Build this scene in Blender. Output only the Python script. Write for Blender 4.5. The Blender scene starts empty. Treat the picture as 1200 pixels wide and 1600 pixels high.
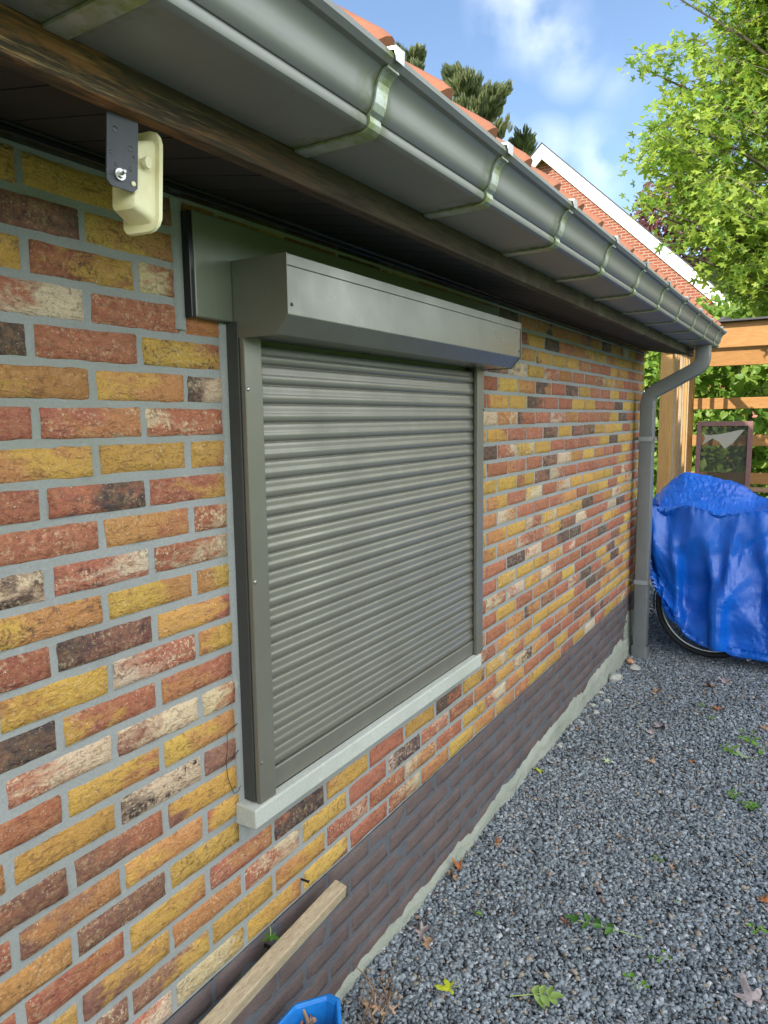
import bpy, bmesh, math, random
import numpy as np
from mathutils import Vector, Matrix
random.seed(7); RNG = np.random.default_rng(11)
S = bpy.context.scene
COL = S.collection
R_ = math.radians

# ------------------------------------------------------------------ camera
CAMY, CAMZ = -1.0239, 1.53
cam_d = bpy.data.cameras.new('camera'); cam = bpy.data.objects.new('camera', cam_d); COL.objects.link(cam)
yaw, pit, rol = R_(31.384), R_(7.2657), R_(-0.7418)
fw = Vector((math.cos(yaw)*math.cos(pit), math.sin(yaw)*math.cos(pit), -math.sin(pit)))
rt = Vector((math.sin(yaw), -math.cos(yaw), 0)); up = rt.cross(fw)
rt2 = rt*math.cos(rol)+up*math.sin(rol); up2 = -rt*math.sin(rol)+up*math.cos(rol)
M = Matrix((rt2, up2, -fw)).transposed().to_4x4(); M.translation = (0, CAMY, CAMZ)
cam.matrix_world = M
cam_d.sensor_fit = 'HORIZONTAL'; cam_d.sensor_width = 36; cam_d.lens = 1124.42/1200*36
cam_d.clip_start = 0.02; cam_d.clip_end = 3000
S.camera = cam
S.render.resolution_x = 768; S.render.resolution_y = 1024

# ------------------------------------------------------------------ light
SUN_EL = R_(34); SV = Vector((-0.79, 0.613, 0)).normalized()     # horizontal direction towards the sun
sunv = Vector((SV.x*math.cos(SUN_EL), SV.y*math.cos(SUN_EL), math.sin(SUN_EL)))
sd = bpy.data.lights.new('sun', 'SUN'); sd.energy = 3.6; sd.angle = R_(0.55); sd.color = (1, .93, .8)
so = bpy.data.objects.new('sun', sd); COL.objects.link(so); so.rotation_euler = sunv.to_track_quat('Z', 'Y').to_euler()
W = bpy.data.worlds.new('World'); S.world = W; W.use_nodes = True
nt = W.node_tree; nt.nodes.clear()
def wn(t, **k):
    n = nt.nodes.new(t)
    for a, b in k.items(): setattr(n, a, b)
    return n
sky = wn('ShaderNodeTexSky', sky_type='NISHITA', sun_disc=False)
sky.sun_elevation = SUN_EL; sky.sun_rotation = math.atan2(sunv.x, sunv.y)
sky.air_density = 1.0; sky.dust_density = .6; sky.ozone_density = 2.0
tc = wn('ShaderNodeTexCoord')
mp = wn('ShaderNodeMapping'); mp.inputs['Scale'].default_value = (1, 1, 2.3)
nz = wn('ShaderNodeTexNoise'); nz.inputs['Scale'].default_value = 3.1; nz.inputs['Detail'].default_value = 7; nz.inputs['Roughness'].default_value = .58
rp = wn('ShaderNodeValToRGB'); rp.color_ramp.elements[0].position = .66; rp.color_ramp.elements[1].position = .95
mx = wn('ShaderNodeMix', data_type='RGBA'); mx.inputs['B'].default_value = (8.2, 8.4, 8.8, 1)
bg = wn('ShaderNodeBackground'); bg.inputs['Strength'].default_value = .115
ow = wn('ShaderNodeOutputWorld')
L = nt.links.new
L(tc.outputs['Generated'], mp.inputs['Vector']); L(mp.outputs[0], nz.inputs['Vector']); L(nz.outputs[0], rp.inputs[0])
# patches where the clouds stand thicker
acc = rp.outputs[0]
def cloud(px, py, rad, wt):
    global acc
    d = (fw*1124.42 + rt2*(px-600) - up2*(py-800)).normalized()
    dn = wn('ShaderNodeVectorMath', operation='DISTANCE'); dn.inputs[1].default_value = d
    n2 = wn('ShaderNodeTexNoise'); n2.inputs['Scale'].default_value = 9; n2.inputs['Detail'].default_value = 6
    mr = wn('ShaderNodeMapRange'); mr.inputs[1].default_value = rad; mr.inputs[2].default_value = 0; mr.inputs[3].default_value = 0; mr.inputs[4].default_value = wt
    r2 = wn('ShaderNodeMapRange'); r2.inputs[1].default_value = .42; r2.inputs[2].default_value = .62
    mu = wn('ShaderNodeMath', operation='MULTIPLY'); ad = wn('ShaderNodeMath', operation='MAXIMUM')
    L(tc.outputs['Generated'], dn.inputs[0]); L(tc.outputs['Generated'], n2.inputs['Vector']); L(dn.outputs['Value'], mr.inputs[0]); L(n2.outputs[0], r2.inputs[0])
    L(mr.outputs[0], mu.inputs[0]); L(r2.outputs[0], mu.inputs[1]); L(mu.outputs[0], ad.inputs[0]); L(acc, ad.inputs[1]); acc = ad.outputs[0]
cloud(820, 5, .075, 1.2); cloud(850, 40, .06, 1.1); cloud(895, 90, .05, 1.0); cloud(760, 250, .06, 1.2); cloud(850, 250, .055, 1.1); cloud(930, 255, .06, 1.1); cloud(970, 130, .04, .4)
ml = wn('ShaderNodeMath', operation='MULTIPLY'); ml.inputs[1].default_value = .34; ml.use_clamp = True
L(acc, ml.inputs[0]); L(ml.outputs[0], mx.inputs['Factor']); L(sky.outputs[0], mx.inputs['A'])
# unseen bright white clouds behind the camera, added as fill for the shaded wall
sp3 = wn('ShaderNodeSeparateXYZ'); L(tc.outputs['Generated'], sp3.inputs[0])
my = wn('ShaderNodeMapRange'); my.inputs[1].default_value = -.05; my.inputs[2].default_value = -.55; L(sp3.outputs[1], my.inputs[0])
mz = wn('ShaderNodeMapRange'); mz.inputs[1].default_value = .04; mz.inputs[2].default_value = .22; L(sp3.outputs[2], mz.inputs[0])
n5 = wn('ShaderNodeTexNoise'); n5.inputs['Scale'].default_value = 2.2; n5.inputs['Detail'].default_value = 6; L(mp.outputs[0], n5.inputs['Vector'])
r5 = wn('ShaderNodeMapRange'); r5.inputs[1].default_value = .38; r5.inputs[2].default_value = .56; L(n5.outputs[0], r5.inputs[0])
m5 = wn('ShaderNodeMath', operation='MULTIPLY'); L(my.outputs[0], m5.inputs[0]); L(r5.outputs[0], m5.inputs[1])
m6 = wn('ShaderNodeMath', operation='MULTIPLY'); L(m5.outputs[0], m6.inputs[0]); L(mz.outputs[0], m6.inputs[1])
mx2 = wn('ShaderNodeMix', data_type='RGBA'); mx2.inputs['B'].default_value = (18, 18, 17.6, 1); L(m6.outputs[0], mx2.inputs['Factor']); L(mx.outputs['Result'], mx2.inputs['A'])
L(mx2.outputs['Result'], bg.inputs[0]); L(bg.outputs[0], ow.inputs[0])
S.view_settings.view_transform = 'Standard'; S.view_settings.look = 'None'; S.view_settings.gamma = 1
S.view_settings.exposure = 1.3

# ------------------------------------------------------------------ materials
def newmat(name, **inp):
    m = bpy.data.materials.new(name); m.use_nodes = True
    b = m.node_tree.nodes['Principled BSDF']
    for k, v in inp.items():
        k = {'color': 'Base Color', 'rough': 'Roughness', 'metal': 'Metallic', 'spec': 'Specular IOR Level', 'coat': 'Coat Weight'}.get(k, k)
        b.inputs[k].default_value = (*v, 1) if isinstance(v, tuple) and len(v) == 3 else v
    return m
class N:
    """small node helper for one material"""
    def __init__(s, m): s.t = m.node_tree; s.b = s.t.nodes['Principled BSDF']; s.out = s.t.nodes['Material Output']
    def n(s, typ, **k):
        x = s.t.nodes.new(typ)
        for a, b in k.items():
            if a.startswith('i_'): x.inputs[a[2:].replace('_', ' ')].default_value = b
            else: setattr(x, a, b)
        return x
    def l(s, a, b): s.t.links.new(a, b)
    def pos(s, scale=(1, 1, 1), obj=False):
        c = s.n('ShaderNodeTexCoord'); m = s.n('ShaderNodeMapping'); m.inputs['Scale'].default_value = scale
        s.l(c.outputs['Object'], m.inputs[0]); return m.outputs[0]
    def noise(s, vec, scale, detail=4, rough=.5, dist=0):
        x = s.n('ShaderNodeTexNoise'); x.inputs['Scale'].default_value = scale; x.inputs['Detail'].default_value = detail
        x.inputs['Roughness'].default_value = rough; x.inputs['Distortion'].default_value = dist
        if vec is not None: s.l(vec, x.inputs['Vector'])
        return x.outputs[0]
    def rng(s, v, a, b, c=0., d=1.):
        x = s.n('ShaderNodeMapRange'); s.l(v, x.inputs[0])
        for i, q in enumerate((a, b, c, d)): x.inputs[i+1].default_value = q
        return x.outputs[0]
    def mix(s, f, a, b, typ='MIX'):
        x = s.n('ShaderNodeMix', data_type='RGBA', blend_type=typ)
        for sock, v in (('Factor', f), ('A', a), ('B', b)):
            if hasattr(v, 'is_linked'): s.l(v, x.inputs[sock])
            elif sock == 'Factor': x.inputs[sock].default_value = v
            else: x.inputs[sock].default_value = (*v, 1)
        return x.outputs['Result']
    def math(s, op, a, b):
        x = s.n('ShaderNodeMath', operation=op)
        for i, v in enumerate((a, b)):
            if hasattr(v, 'is_linked'): s.l(v, x.inputs[i])
            else: x.inputs[i].default_value = v
        return x.outputs[0]
    def bump(s, h, dist, strength=1.0):
        x = s.n('ShaderNodeBump'); x.inputs['Distance'].default_value = dist; x.inputs['Strength'].default_value = strength
        s.l(h, x.inputs['Height']); s.l(x.outputs[0], s.b.inputs['Normal']); return x
    def col(s, c): s.l(c, s.b.inputs['Base Color'])

def brick_mat():
    m = newmat('moulded_brick', rough=.92, spec=.25); q = N(m)
    ca = q.n('ShaderNodeAttribute', attribute_name='ca').outputs['Color']; cb = q.n('ShaderNodeAttribute', attribute_name='cb').outputs['Color']
    cp = q.n('ShaderNodeAttribute', attribute_name='cp'); sp = q.n('ShaderNodeSeparateColor'); q.l(cp.outputs['Color'], sp.inputs[0])
    c = q.n('ShaderNodeTexCoord'); ad = q.n('ShaderNodeVectorMath', operation='MULTIPLY_ADD'); ad.inputs[1].default_value = (9, 9, 9)
    q.l(q.n('ShaderNodeAttribute', attribute_name='cs').outputs['Color'], ad.inputs[0]); q.l(c.outputs['Object'], ad.inputs[2]); v = ad.outputs[0]
    mp = q.n('ShaderNodeMapping'); mp.inputs['Scale'].default_value = (1, 1, 2.2); q.l(v, mp.inputs[0]); vs = mp.outputs[0]
    big = q.noise(vs, 13, 5, .62, .6)
    f = q.rng(q.math('ADD', big, sp.outputs[0]), .92, 1.08)
    col = q.mix(f, ca, cb)
    wr = q.noise(vs, 42, 5, .6, 1.6)
    col = q.mix(q.rng(wr, .54, .63, 0, .75), col, q.mix(.7, col, (.09, .04, .03)))
    fine = q.noise(v, 260, 3, .6)
    hue = q.noise(v, 75, 4, .65)
    col = q.mix(q.rng(hue, .35, .72, 0, .5), col, q.mix(.55, col, (.62, .36, .16)), 'MIX')
    col = q.mix(q.rng(fine, .32, .5, .55, 0), col, q.mix(.6, col, (.11, .04, .03)))
    pale = q.noise(v, 150, 3, .7)
    blot = q.rng(q.noise(vs, 20, 3, .6), .42, .6)
    pf = q.math('MULTIPLY', q.rng(pale, .53, .60), q.math('MULTIPLY', blot, sp.outputs[1]))
    col = q.mix(pf, col, (.66, .56, .38))
    dk = q.math('MULTIPLY', q.rng(q.noise(v, 120, 4, .7, .3), .5, .62), q.math('MULTIPLY', q.rng(q.noise(vs, 15, 3, .5), .46, .6), sp.outputs[2]))
    col = q.mix(dk, col, (.045, .035, .035))
    wh = q.rng(q.noise(v, 330, 1, .5), .74, .77)
    col = q.mix(wh, col, (.75, .7, .62))
    q.col(col)
    h = q.math('ADD', q.math('MULTIPLY', wr, 1.0), q.math('MULTIPLY', fine, .35))
    q.bump(h, .0050, 1.0)
    return m
def mortar_mat(name, base, dark, bscale=1.0):
    m = newmat(name, rough=.95, spec=.2); q = N(m); v = q.pos()
    a = q.noise(v, 3.5, 6, .6); b = q.noise(v, 180, 4, .7); c = q.noise(v, 38, 5, .6)
    col = q.mix(q.rng(a, .3, .75), base, dark); col = q.mix(q.rng(b, .35, .7, 0, .5), col, tuple(x*.62 for x in base))
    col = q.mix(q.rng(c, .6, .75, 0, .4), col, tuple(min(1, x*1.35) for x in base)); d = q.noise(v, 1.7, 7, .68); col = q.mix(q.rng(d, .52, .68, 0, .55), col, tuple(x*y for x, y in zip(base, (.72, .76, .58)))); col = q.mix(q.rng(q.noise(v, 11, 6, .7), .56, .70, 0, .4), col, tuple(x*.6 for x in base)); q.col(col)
    q.bump(q.math('ADD', b, q.math('MULTIPLY', c, .8)), .0022*bscale, .8); return m
MB = brick_mat()
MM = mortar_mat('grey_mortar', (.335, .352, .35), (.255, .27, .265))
MCEM = mortar_mat('cement_render', (.40, .42, .36), (.27, .30, .25), 3)
def plinth_mats():
    out = []
    for nm, a, b in (('painted_brick', (.155, .118, .112), (.105, .080, .080)), ('painted_mortar', (.125, .137, .155), (.10, .105, .12))):
        m = newmat(nm, rough=.95, spec=.15); q = N(m); v = q.pos((1, 1, 1.6))
        n1 = q.noise(v, 6, 6, .65); n2 = q.noise(v, 90, 5, .65); n3 = q.noise(v, 240, 2, .6)
        col = q.mix(q.rng(n1, .35, .68), a, b); col = q.mix(q.rng(n2, .55, .72, 0, .6), col, (.15, .11, .10))
        col = q.mix(q.rng(n3, .72, .76), col, (.4, .38, .35)); q.col(col); q.bump(q.math('ADD', n2, q.math('MULTIPLY', n3, .4)), .004, .9); out.append(m)
    return out
MPB, MPM = plinth_mats()
def alu(name, c, rough=.42, metal=.0, grain=.0, spec=.5):
    m = newmat(name, color=c, rough=rough, metal=metal, spec=spec); q = N(m); v = q.pos()
    a = q.noise(v, 5, 6, .6); b = q.noise(v, 900, 2, .5); s_ = q.noise(v, 60, 4, .7)
    col = q.mix(q.rng(a, .35, .7), tuple(x*1.06 for x in c), tuple(x*.88 for x in c)); col = q.mix(q.rng(s_, .76, .84, 0, .08), col, tuple(x*1.5+.03 for x in c)); st_ = q.noise(q.pos((9, 9, .9)), 7, 5, .65); col = q.mix(q.rng(st_, .54, .76, 0, .22), col, tuple(x*1.3+.02 for x in c)); q.col(col)
    q.l(q.rng(a, .3, .7, rough-.05, rough+.1), q.b.inputs['Roughness'])
    q.bump(a, .0010, .3); return m
MALU = alu('shutter_aluminium', (.178, .174, .145), .33, .3)
MBOX = alu('housing_aluminium', (.18, .185, .155), .28, .35)
MLINT = alu('lintel_cladding', (.18, .20, .15), .34, .25)
MFRAME = alu('dark_frame', (.055, .06, .06), .42, .2)
MPIPE = alu('downpipe_zinc', (.165, .18, .185), .45, .2)
MCLAMP = alu('clamp_zinc', (.30, .33, .35), .4, .2)
MBLK = newmat('black_trim', color=(.012, .011, .014), rough=.25)
MSCR = newmat('screw_steel', color=(.45, .45, .43), rough=.3, metal=.9)
MDSCR = newmat('dark_screw', color=(.03, .03, .03), rough=.4, metal=.6)
def gutter_mat():
    m = newmat('weathered_zinc', rough=.5, metal=.45); q = N(m); v = q.pos()
    sx = q.n('ShaderNodeSeparateXYZ'); c = q.n('ShaderNodeTexCoord'); q.l(c.outputs['Object'], sx.inputs[0])
    a = q.noise(v, 4, 5, .6); b = q.noise(q.pos((3, 1, 1)), 40, 5, .65)
    base = q.mix(q.rng(a, .3, .7), (.205, .217, .205), (.245, .255, .24))
    ph = q.math('FRACT', q.math('ADD', q.math('DIVIDE', sx.outputs[0], BR_S), 1-(BR_0/BR_S) % 1+.02), 0)
    near = q.math('MINIMUM', ph, q.math('SUBTRACT', 1.0, ph))
    alg = q.math('MULTIPLY', q.rng(near, .13, .02), q.rng(q.noise(v, 26, 5, .7), .42, .62))
    base = q.mix(alg, base, (.12, .15, .035))
    base = q.mix(q.rng(b, .66, .76, 0, .5), base, (.27, .28, .25)); q.col(base)
    q.l(q.rng(alg, 0, 1, .48, .8), q.b.inputs['Roughness']); q.bump(q.math('ADD', a, q.math('MULTIPLY', b, .15)), .0015, .5); return m
BR_0, BR_S = .938, .418       # first bracket and spacing along the gutter
MGUT = gutter_mat()
def brkt_mat():
    m = newmat('galvanised_bracket', rough=.42, metal=.6); q = N(m); v = q.pos()
    a = q.noise(v, 22, 5, .65); b = q.noise(v, 90, 4, .6)
    col = q.mix(q.rng(a, .42, .62), (.42, .46, .43), (.26, .31, .13)); col = q.mix(q.rng(b, .55, .7, 0, .5), col, (.18, .22, .06)); q.col(col); q.bump(b, .001, .5); return m
MBRK = brkt_mat()
MCLIP = newmat('bright_clip', color=(.4, .4, .4), rough=.35, metal=.5)
def wood(name, a, b, knots=(.2, .1, .05), sc=(2, 22, 22), rough=.75, bump=.003, streak=None):
    m = newmat(name, rough=rough, spec=.3); q = N(m); v = q.pos(sc)
    n1 = q.noise(v, 4, 6, .65, 1.2); n2 = q.noise(q.pos(tuple(x*3 for x in sc)), 6, 4, .6)
    col = q.mix(q.rng(n1, .35, .68), a, b); col = q.mix(q.rng(n2, .52, .7, 0, .6), col, knots)
    if streak:
        s3 = q.noise(q.pos((1.2, 9, 9)), 3.4, 5, .7, .8); col = q.mix(q.rng(s3, .58, .68), col, streak)
    q.col(col); q.bump(q.math('ADD', n1, n2), bump, .8); return m
def fascia_mat():
    m = newmat('weathered_fascia', rough=.8, spec=.25); q = N(m)
    n1 = q.noise(q.pos((2, 26, 26)), 4, 6, .65, 1.0); n2 = q.noise(q.pos((3, 60, 60)), 5, 4, .6)
    s3 = q.noise(q.pos((1.1, 10, 10)), 3.0, 5, .7, .8); n4 = q.noise(q.pos(), 7, 5, .7)
    col = q.mix(q.rng(n1, .35, .68), (.05, .036, .026), (.10, .075, .048))
    sx = q.n('ShaderNodeSeparateXYZ'); c = q.n('ShaderNodeTexCoord'); q.l(c.outputs['Object'], sx.inputs[0])
    worn = q.rng(sx.outputs[0], 1.0, .45)          # paint has worn off towards the near end
    col = q.mix(q.math('MULTIPLY', q.rng(s3, .47, .60), worn), col, (.34, .15, .055))
    col = q.mix(q.math('MULTIPLY', q.rng(n2, .56, .72), worn), col, (.40, .28, .14))
    col = q.mix(q.math('MULTIPLY', q.rng(n4, .5, .7), q.rng(sx.outputs[0], 1.0, 1.8)), col, (.13, .125, .075))
    q.col(col); q.bump(q.math('ADD', n1, n2), .003, .8); return m
MFAS = fascia_mat()
MLARCH = wood('new_larch', (.42, .22, .075), (.33, .155, .05), (.33, .15, .05), sc=(8, 1.5, 8), rough=.6, bump=.001)
MLARCHV = wood('new_larch_upright', (.50, .30, .11), (.41, .22, .07), (.35, .17, .06), sc=(9, 9, 1.2), rough=.6, bump=.001)
MSLAT = wood('weathered_slats', (.46, .34, .22), (.34, .25, .17), (.2, .14, .1), sc=(14, 14, 1.5), rough=.75, bump=.001)
MOFF = wood('sawn_offcut', (.46, .38, .26), (.34, .27, .18), (.12, .07, .035), sc=(4, 30, 30), rough=.8, bump=.0015)
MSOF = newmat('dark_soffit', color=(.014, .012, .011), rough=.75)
def tile_mat():
    m = newmat('clay_tile', rough=.8, spec=.3); q = N(m); v = q.pos(); a = q.noise(v, 9, 6, .65); b = q.noise(v, 70, 4, .6)
    col = q.mix(q.rng(a, .35, .7), (.36, .14, .075), (.26, .11, .065)); col = q.mix(q.rng(b, .58, .72, 0, .6), col, (.24, .16, .11)); q.col(col); q.bump(q.math('ADD', a, b), .002, .6); return m
MTILE = tile_mat()
def brick_tex(name, c1, c2, mo, bw=.21, rh=.075, axis='yz', rough=.9):
    m = newmat(name, rough=rough); q = N(m); c = q.n('ShaderNodeTexCoord'); s = q.n('ShaderNodeSeparateXYZ'); cb = q.n('ShaderNodeCombineXYZ')
    q.l(c.outputs['Object'], s.inputs[0]); q.l(s.outputs['XYZ'.index(axis[0].upper())], cb.inputs[0]); q.l(s.outputs[2], cb.inputs[1])
    br = q.n('ShaderNodeTexBrick'); br.offset = .5
    for k, val in (('Color1', (*c1, 1)), ('Color2', (*c2, 1)), ('Mortar', (*mo, 1)), ('Scale', 1.0), ('Mortar Size', .011), ('Mortar Smooth', .1), ('Bias', 0.), ('Brick Width', bw), ('Row Height', rh)):
        br.inputs[k].default_value = val
    q.l(cb.outputs[0], br.inputs['Vector']); a = q.noise(c.outputs['Object'], 5, 6, .6)
    q.col(q.mix(q.rng(a, .3, .7, 0, .35), br.outputs[0], tuple(x*.6 for x in c1)))
    q.bump(br.outputs['Fac'], .006, -1 if False else .6); return m
MSHED = brick_tex('shed_brick', (.42, .14, .08), (.58, .34, .10), (.33, .34, .33), .202, .062, 'yz')
MSHEDX = brick_tex('shed_brick_back', (.42, .14, .08), (.58, .34, .10), (.33, .34, .33), .202, .062, 'xz')
MGAB = brick_tex('orange_gable_brick', (.33, .085, .048), (.27, .068, .040), (.40, .30, .24), .21, .066, 'yz')
MGABX = brick_tex('orange_side_brick', (.42, .13, .065), (.36, .10, .055), (.52, .44, .36), .22, .075, 'xz')
MWHITE = newmat('white_bargeboard', color=(.78, .78, .78), rough=.5)
MSLATE = brick_tex('slate_roof', (.035, .037, .042), (.05, .05, .055), (.015, .015, .015), .3, .16, 'yz', .7)
MGLASS = newmat('window_dark', color=(.02, .025, .03), rough=.08)
MFELT = newmat('roofing_felt', color=(.07, .07, .075), rough=.9)
def tarp_mat():
    m = newmat('blue_tarpaulin', rough=.28, spec=.6); q = N(m); v = q.pos()
    a = q.noise(v, 4, 5, .6, .5); w = q.noise(q.pos((.6, 1.6, .8)), 55, 5, .6, 2.2)
    c = q.n('ShaderNodeTexCoord'); wa = q.n('ShaderNodeTexWave'); wa.inputs['Scale'].default_value = 60; wa.inputs['Distortion'].default_value = 2; q.l(v, wa.inputs[0])
    q.col(q.mix(q.rng(a, .35, .7), (.001, .085, .47), (.002, .13, .63)))
    q.l(q.rng(w, .3, .7, .24, .38), q.b.inputs['Roughness'])
    q.b.inputs['Subsurface Weight'].default_value = 0
    q.bump(q.math('ADD', w, q.math('MULTIPLY', wa.outputs[1], .015)), .0022, .6); return m
MTARP = tarp_mat()
MRUB = newmat('tyre_rubber', color=(.018, .018, .019), rough=.65)
MRIM = newmat('rim_metal', color=(.55, .55, .55), rough=.3, metal=.9)
MBIKE = newmat('bicycle_paint', color=(.03, .03, .035), rough=.3)
MFW = wood('purple_brown_frame', (.20, .10, .10), (.26, .14, .13), (.12, .06, .06), sc=(8, 8, 8), rough=.6, bump=.001)
MCREAM = newmat('aged_cream_plastic', color=(.62, .58, .36), rough=.45)
q = N(MCREAM); v = q.pos(); q.col(q.mix(q.rng(q.noise(v, 30, 5, .65), .4, .7), (.76, .72, .46), (.66, .60, .32))); q.bump(q.noise(v, 120, 3), .0006, .4)
MPLATE = alu('plate_grey', (.075, .08, .09), .5, .5)
MBLUEP = newmat('blue_plastic', color=(.01, .19, .62), rough=.35)
q = N(MBLUEP); v = q.pos(); q.col(q.mix(q.rng(q.noise(v, 25, 5, .6), .4, .7), (.01, .20, .62), (.012, .15, .48))); q.bump(q.noise(v, 90, 3), .0006, .4)
def leafmat(name, a, b, tr=.35, rough=.5):
    m = newmat(name, rough=rough, spec=.4); q = N(m)
    at = q.n('ShaderNodeAttribute', attribute_name='rv').outputs['Fac']
    c = q.mix(at, a, b); q.col(c)
    t = q.n('ShaderNodeBsdfTranslucent'); q.l(q.mix(.5, c, tuple(min(1, x*1.6) for x in b)), t.inputs[0]); ms = q.n('ShaderNodeMixShader'); ms.inputs[0].default_value = tr
    q.l(q.b.outputs[0], ms.inputs[1]); q.l(t.outputs[0], ms.inputs[2]); q.l(ms.outputs[0], q.out.inputs[0]); return m
MMAP = leafmat('maple_leaf', (.08, .20, .025), (.38, .47, .07), .45)
MHED = leafmat('hedge_leaf', (.07, .18, .025), (.32, .44, .08), .4)
MPINE = leafmat('pine_needle', (.10, .15, .07), (.30, .33, .15), .2)
MSPR = leafmat('spruce_needle', (.07, .12, .05), (.18, .24, .08), .2)
MPLUM = leafmat('plum_leaf', (.09, .03, .035), (.19, .07, .06), .3)
MWEED = leafmat('weed_leaf', (.08, .22, .02), (.17, .36, .03), .3)
MSTEMG = newmat('green_stem', color=(.3, .4, .12), rough=.6)
MBARK = wood('bark', (.10, .08, .06), (.16, .13, .10), (.05, .04, .03), sc=(10, 10, 2), rough=.9, bump=.01)
def dleaf(name, c):
    m = newmat(name, rough=.8, spec=.2); q = N(m); v = q.pos(); q.col(q.mix(q.rng(q.noise(v, 40, 5, .6), .4, .65), c, tuple(x*.55 for x in c))); return m
MDRY = [dleaf('dry_leaf_tan', (.42, .27, .17)), dleaf('dry_leaf_rust', (.42, .15, .05)), dleaf('dry_leaf_grey', (.38, .32, .32)), dleaf('leaf_yellow_green', (.50, .55, .04)), dleaf('leaf_green', (.06, .15, .025)), dleaf('leaf_pale_green', (.42, .52, .30))]

# ------------------------------------------------------------------ mesh helpers
def tag(o, label=None, cat=None, group=None, kind=None):
    if label: o['label'] = label
    if cat: o['category'] = cat
    if group: o['group'] = group
    if kind: o['kind'] = kind
    return o
def empty(name, loc=(0, 0, 0), label=None, cat=None, group=None, rz=0):
    o = bpy.data.objects.new(name, None); COL.objects.link(o); o.location = loc; o.rotation_euler.z = rz; o.empty_display_size = .1
    return tag(o, label, cat, group)
def mk(name, V, F, mat, parent=None, smooth=False, mats=None, midx=None):
    me = bpy.data.meshes.new(name)
    if isinstance(V, np.ndarray) and isinstance(F, np.ndarray):
        nv, nf, k = len(V), len(F), F.shape[1]
        me.vertices.add(nv); me.vertices.foreach_set('co', V.astype(np.float32).ravel())
        me.loops.add(nf*k); me.loops.foreach_set('vertex_index', F.astype(np.int32).ravel())
        me.polygons.add(nf); me.polygons.foreach_set('loop_start', np.arange(nf, dtype=np.int32)*k)
        me.update(calc_edges=True)
    else:
        me.from_pydata([tuple(v) for v in V], [], F)
    for m in (mats or [mat]): me.materials.append(m)
    if midx is not None: me.polygons.foreach_set('material_index', np.asarray(midx, dtype=np.int32))
    if smooth: me.polygons.foreach_set('use_smooth', [True]*len(me.polygons))
    o = bpy.data.objects.new(name, me); COL.objects.link(o)
    if parent: o.parent = parent; o.matrix_parent_inverse = Matrix()
    return o
def attr(o, name, arr):
    arr = np.asarray(arr, dtype=np.float32)
    if arr.ndim == 1:
        a = o.data.attributes.new(name, 'FLOAT', 'POINT'); a.data.foreach_set('value', arr)
    else:
        a = o.data.attributes.new(name, 'FLOAT_COLOR', 'POINT'); a.data.foreach_set('color', np.c_[arr, np.ones(len(arr))].astype(np.float32).ravel())
class B:
    """collects shapes into one mesh"""
    def __init__(s): s.v = []; s.f = []
    def add(s, V, F):
        k = len(s.v); s.v += [tuple(p) for p in V]; s.f += [tuple(i+k for i in f) for f in F]; return s
    def box(s, a, b, M=None):
        x0, y0, z0 = a; x1, y1, z1 = b
        V = [(x0, y0, z0), (x1, y0, z0), (x1, y1, z0), (x0, y1, z0), (x0, y0, z1), (x1, y0, z1), (x1, y1, z1), (x0, y1, z1)]
        if M: V = [tuple(M @ Vector(p)) for p in V]
        return s.add(V, [(0, 3, 2, 1), (4, 5, 6, 7), (0, 1, 5, 4), (1, 2, 6, 5), (2, 3, 7, 6), (3, 0, 4, 7)])
    def prism_x(s, prof, x0, x1, closed=True):
        """profile of (y,z) swept along x"""
        n = len(prof); V = [(x0, y, z) for y, z in prof]+[(x1, y, z) for y, z in prof]
        F = [(i, (i+1) % n, (i+1) % n+n, i+n) for i in range(n if closed else n-1)]
        if closed: F += [tuple(range(n))[::-1], tuple(range(n, 2*n))]
        return s.add(V, F)
    def tube(s, pts, r, seg=8, cap=True):
        pts = [Vector(p) for p in pts]; n = len(pts); rs = r if isinstance(r, (list, tuple)) else [r]*n
        V = []; prev = None
        for i, p in enumerate(pts):
            t = (pts[min(i+1, n-1)]-pts[max(i-1, 0)]).normalized()
            if prev is None: a = t.orthogonal().normalized()
            else: a = (prev-t*prev.dot(t)); a = a.normalized() if a.length > 1e-6 else t.orthogonal().normalized()
            prev = a; b = t.cross(a)
            for j in range(seg):
                an = 2*math.pi*j/seg; V.append(p+(a*math.cos(an)+b*math.sin(an))*rs[i])
        F = [(i*seg+j, i*seg+(j+1) % seg, (i+1)*seg+(j+1) % seg, (i+1)*seg+j) for i in range(n-1) for j in range(seg)]
        if cap: F += [tuple(range(seg))[::-1], tuple(range((n-1)*seg, n*seg))]
        return s.add(V, F)
    def disc(s, c, nrm, r, h, seg=12):
        c = Vector(c); nrm = Vector(nrm).normalized(); return s.tube([c, c+nrm*h*.6, c+nrm*h], [r, r*.92, r*.55], seg)
    def build(s, name, mat, parent=None, bevel=0, smooth=False, seg=2):
        o = mk(name, s.v, s.f, mat, parent, smooth)
        if bevel:
            md = o.modifiers.new('bevel', 'BEVEL'); md.width = bevel; md.segments = seg; md.limit_method = 'ANGLE'; md.angle_limit = R_(35)
            md.harden_normals = False
        return o
def box(name, a, b, mat, parent=None, bevel=.002): return B().box(a, b).build(name, mat, parent, bevel)
def auto_smooth(o, ang=40):
    me = o.data; me.polygons.foreach_set('use_smooth', [True]*len(me.polygons)); me.set_sharp_from_angle(angle=R_(ang)); return o

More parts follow.
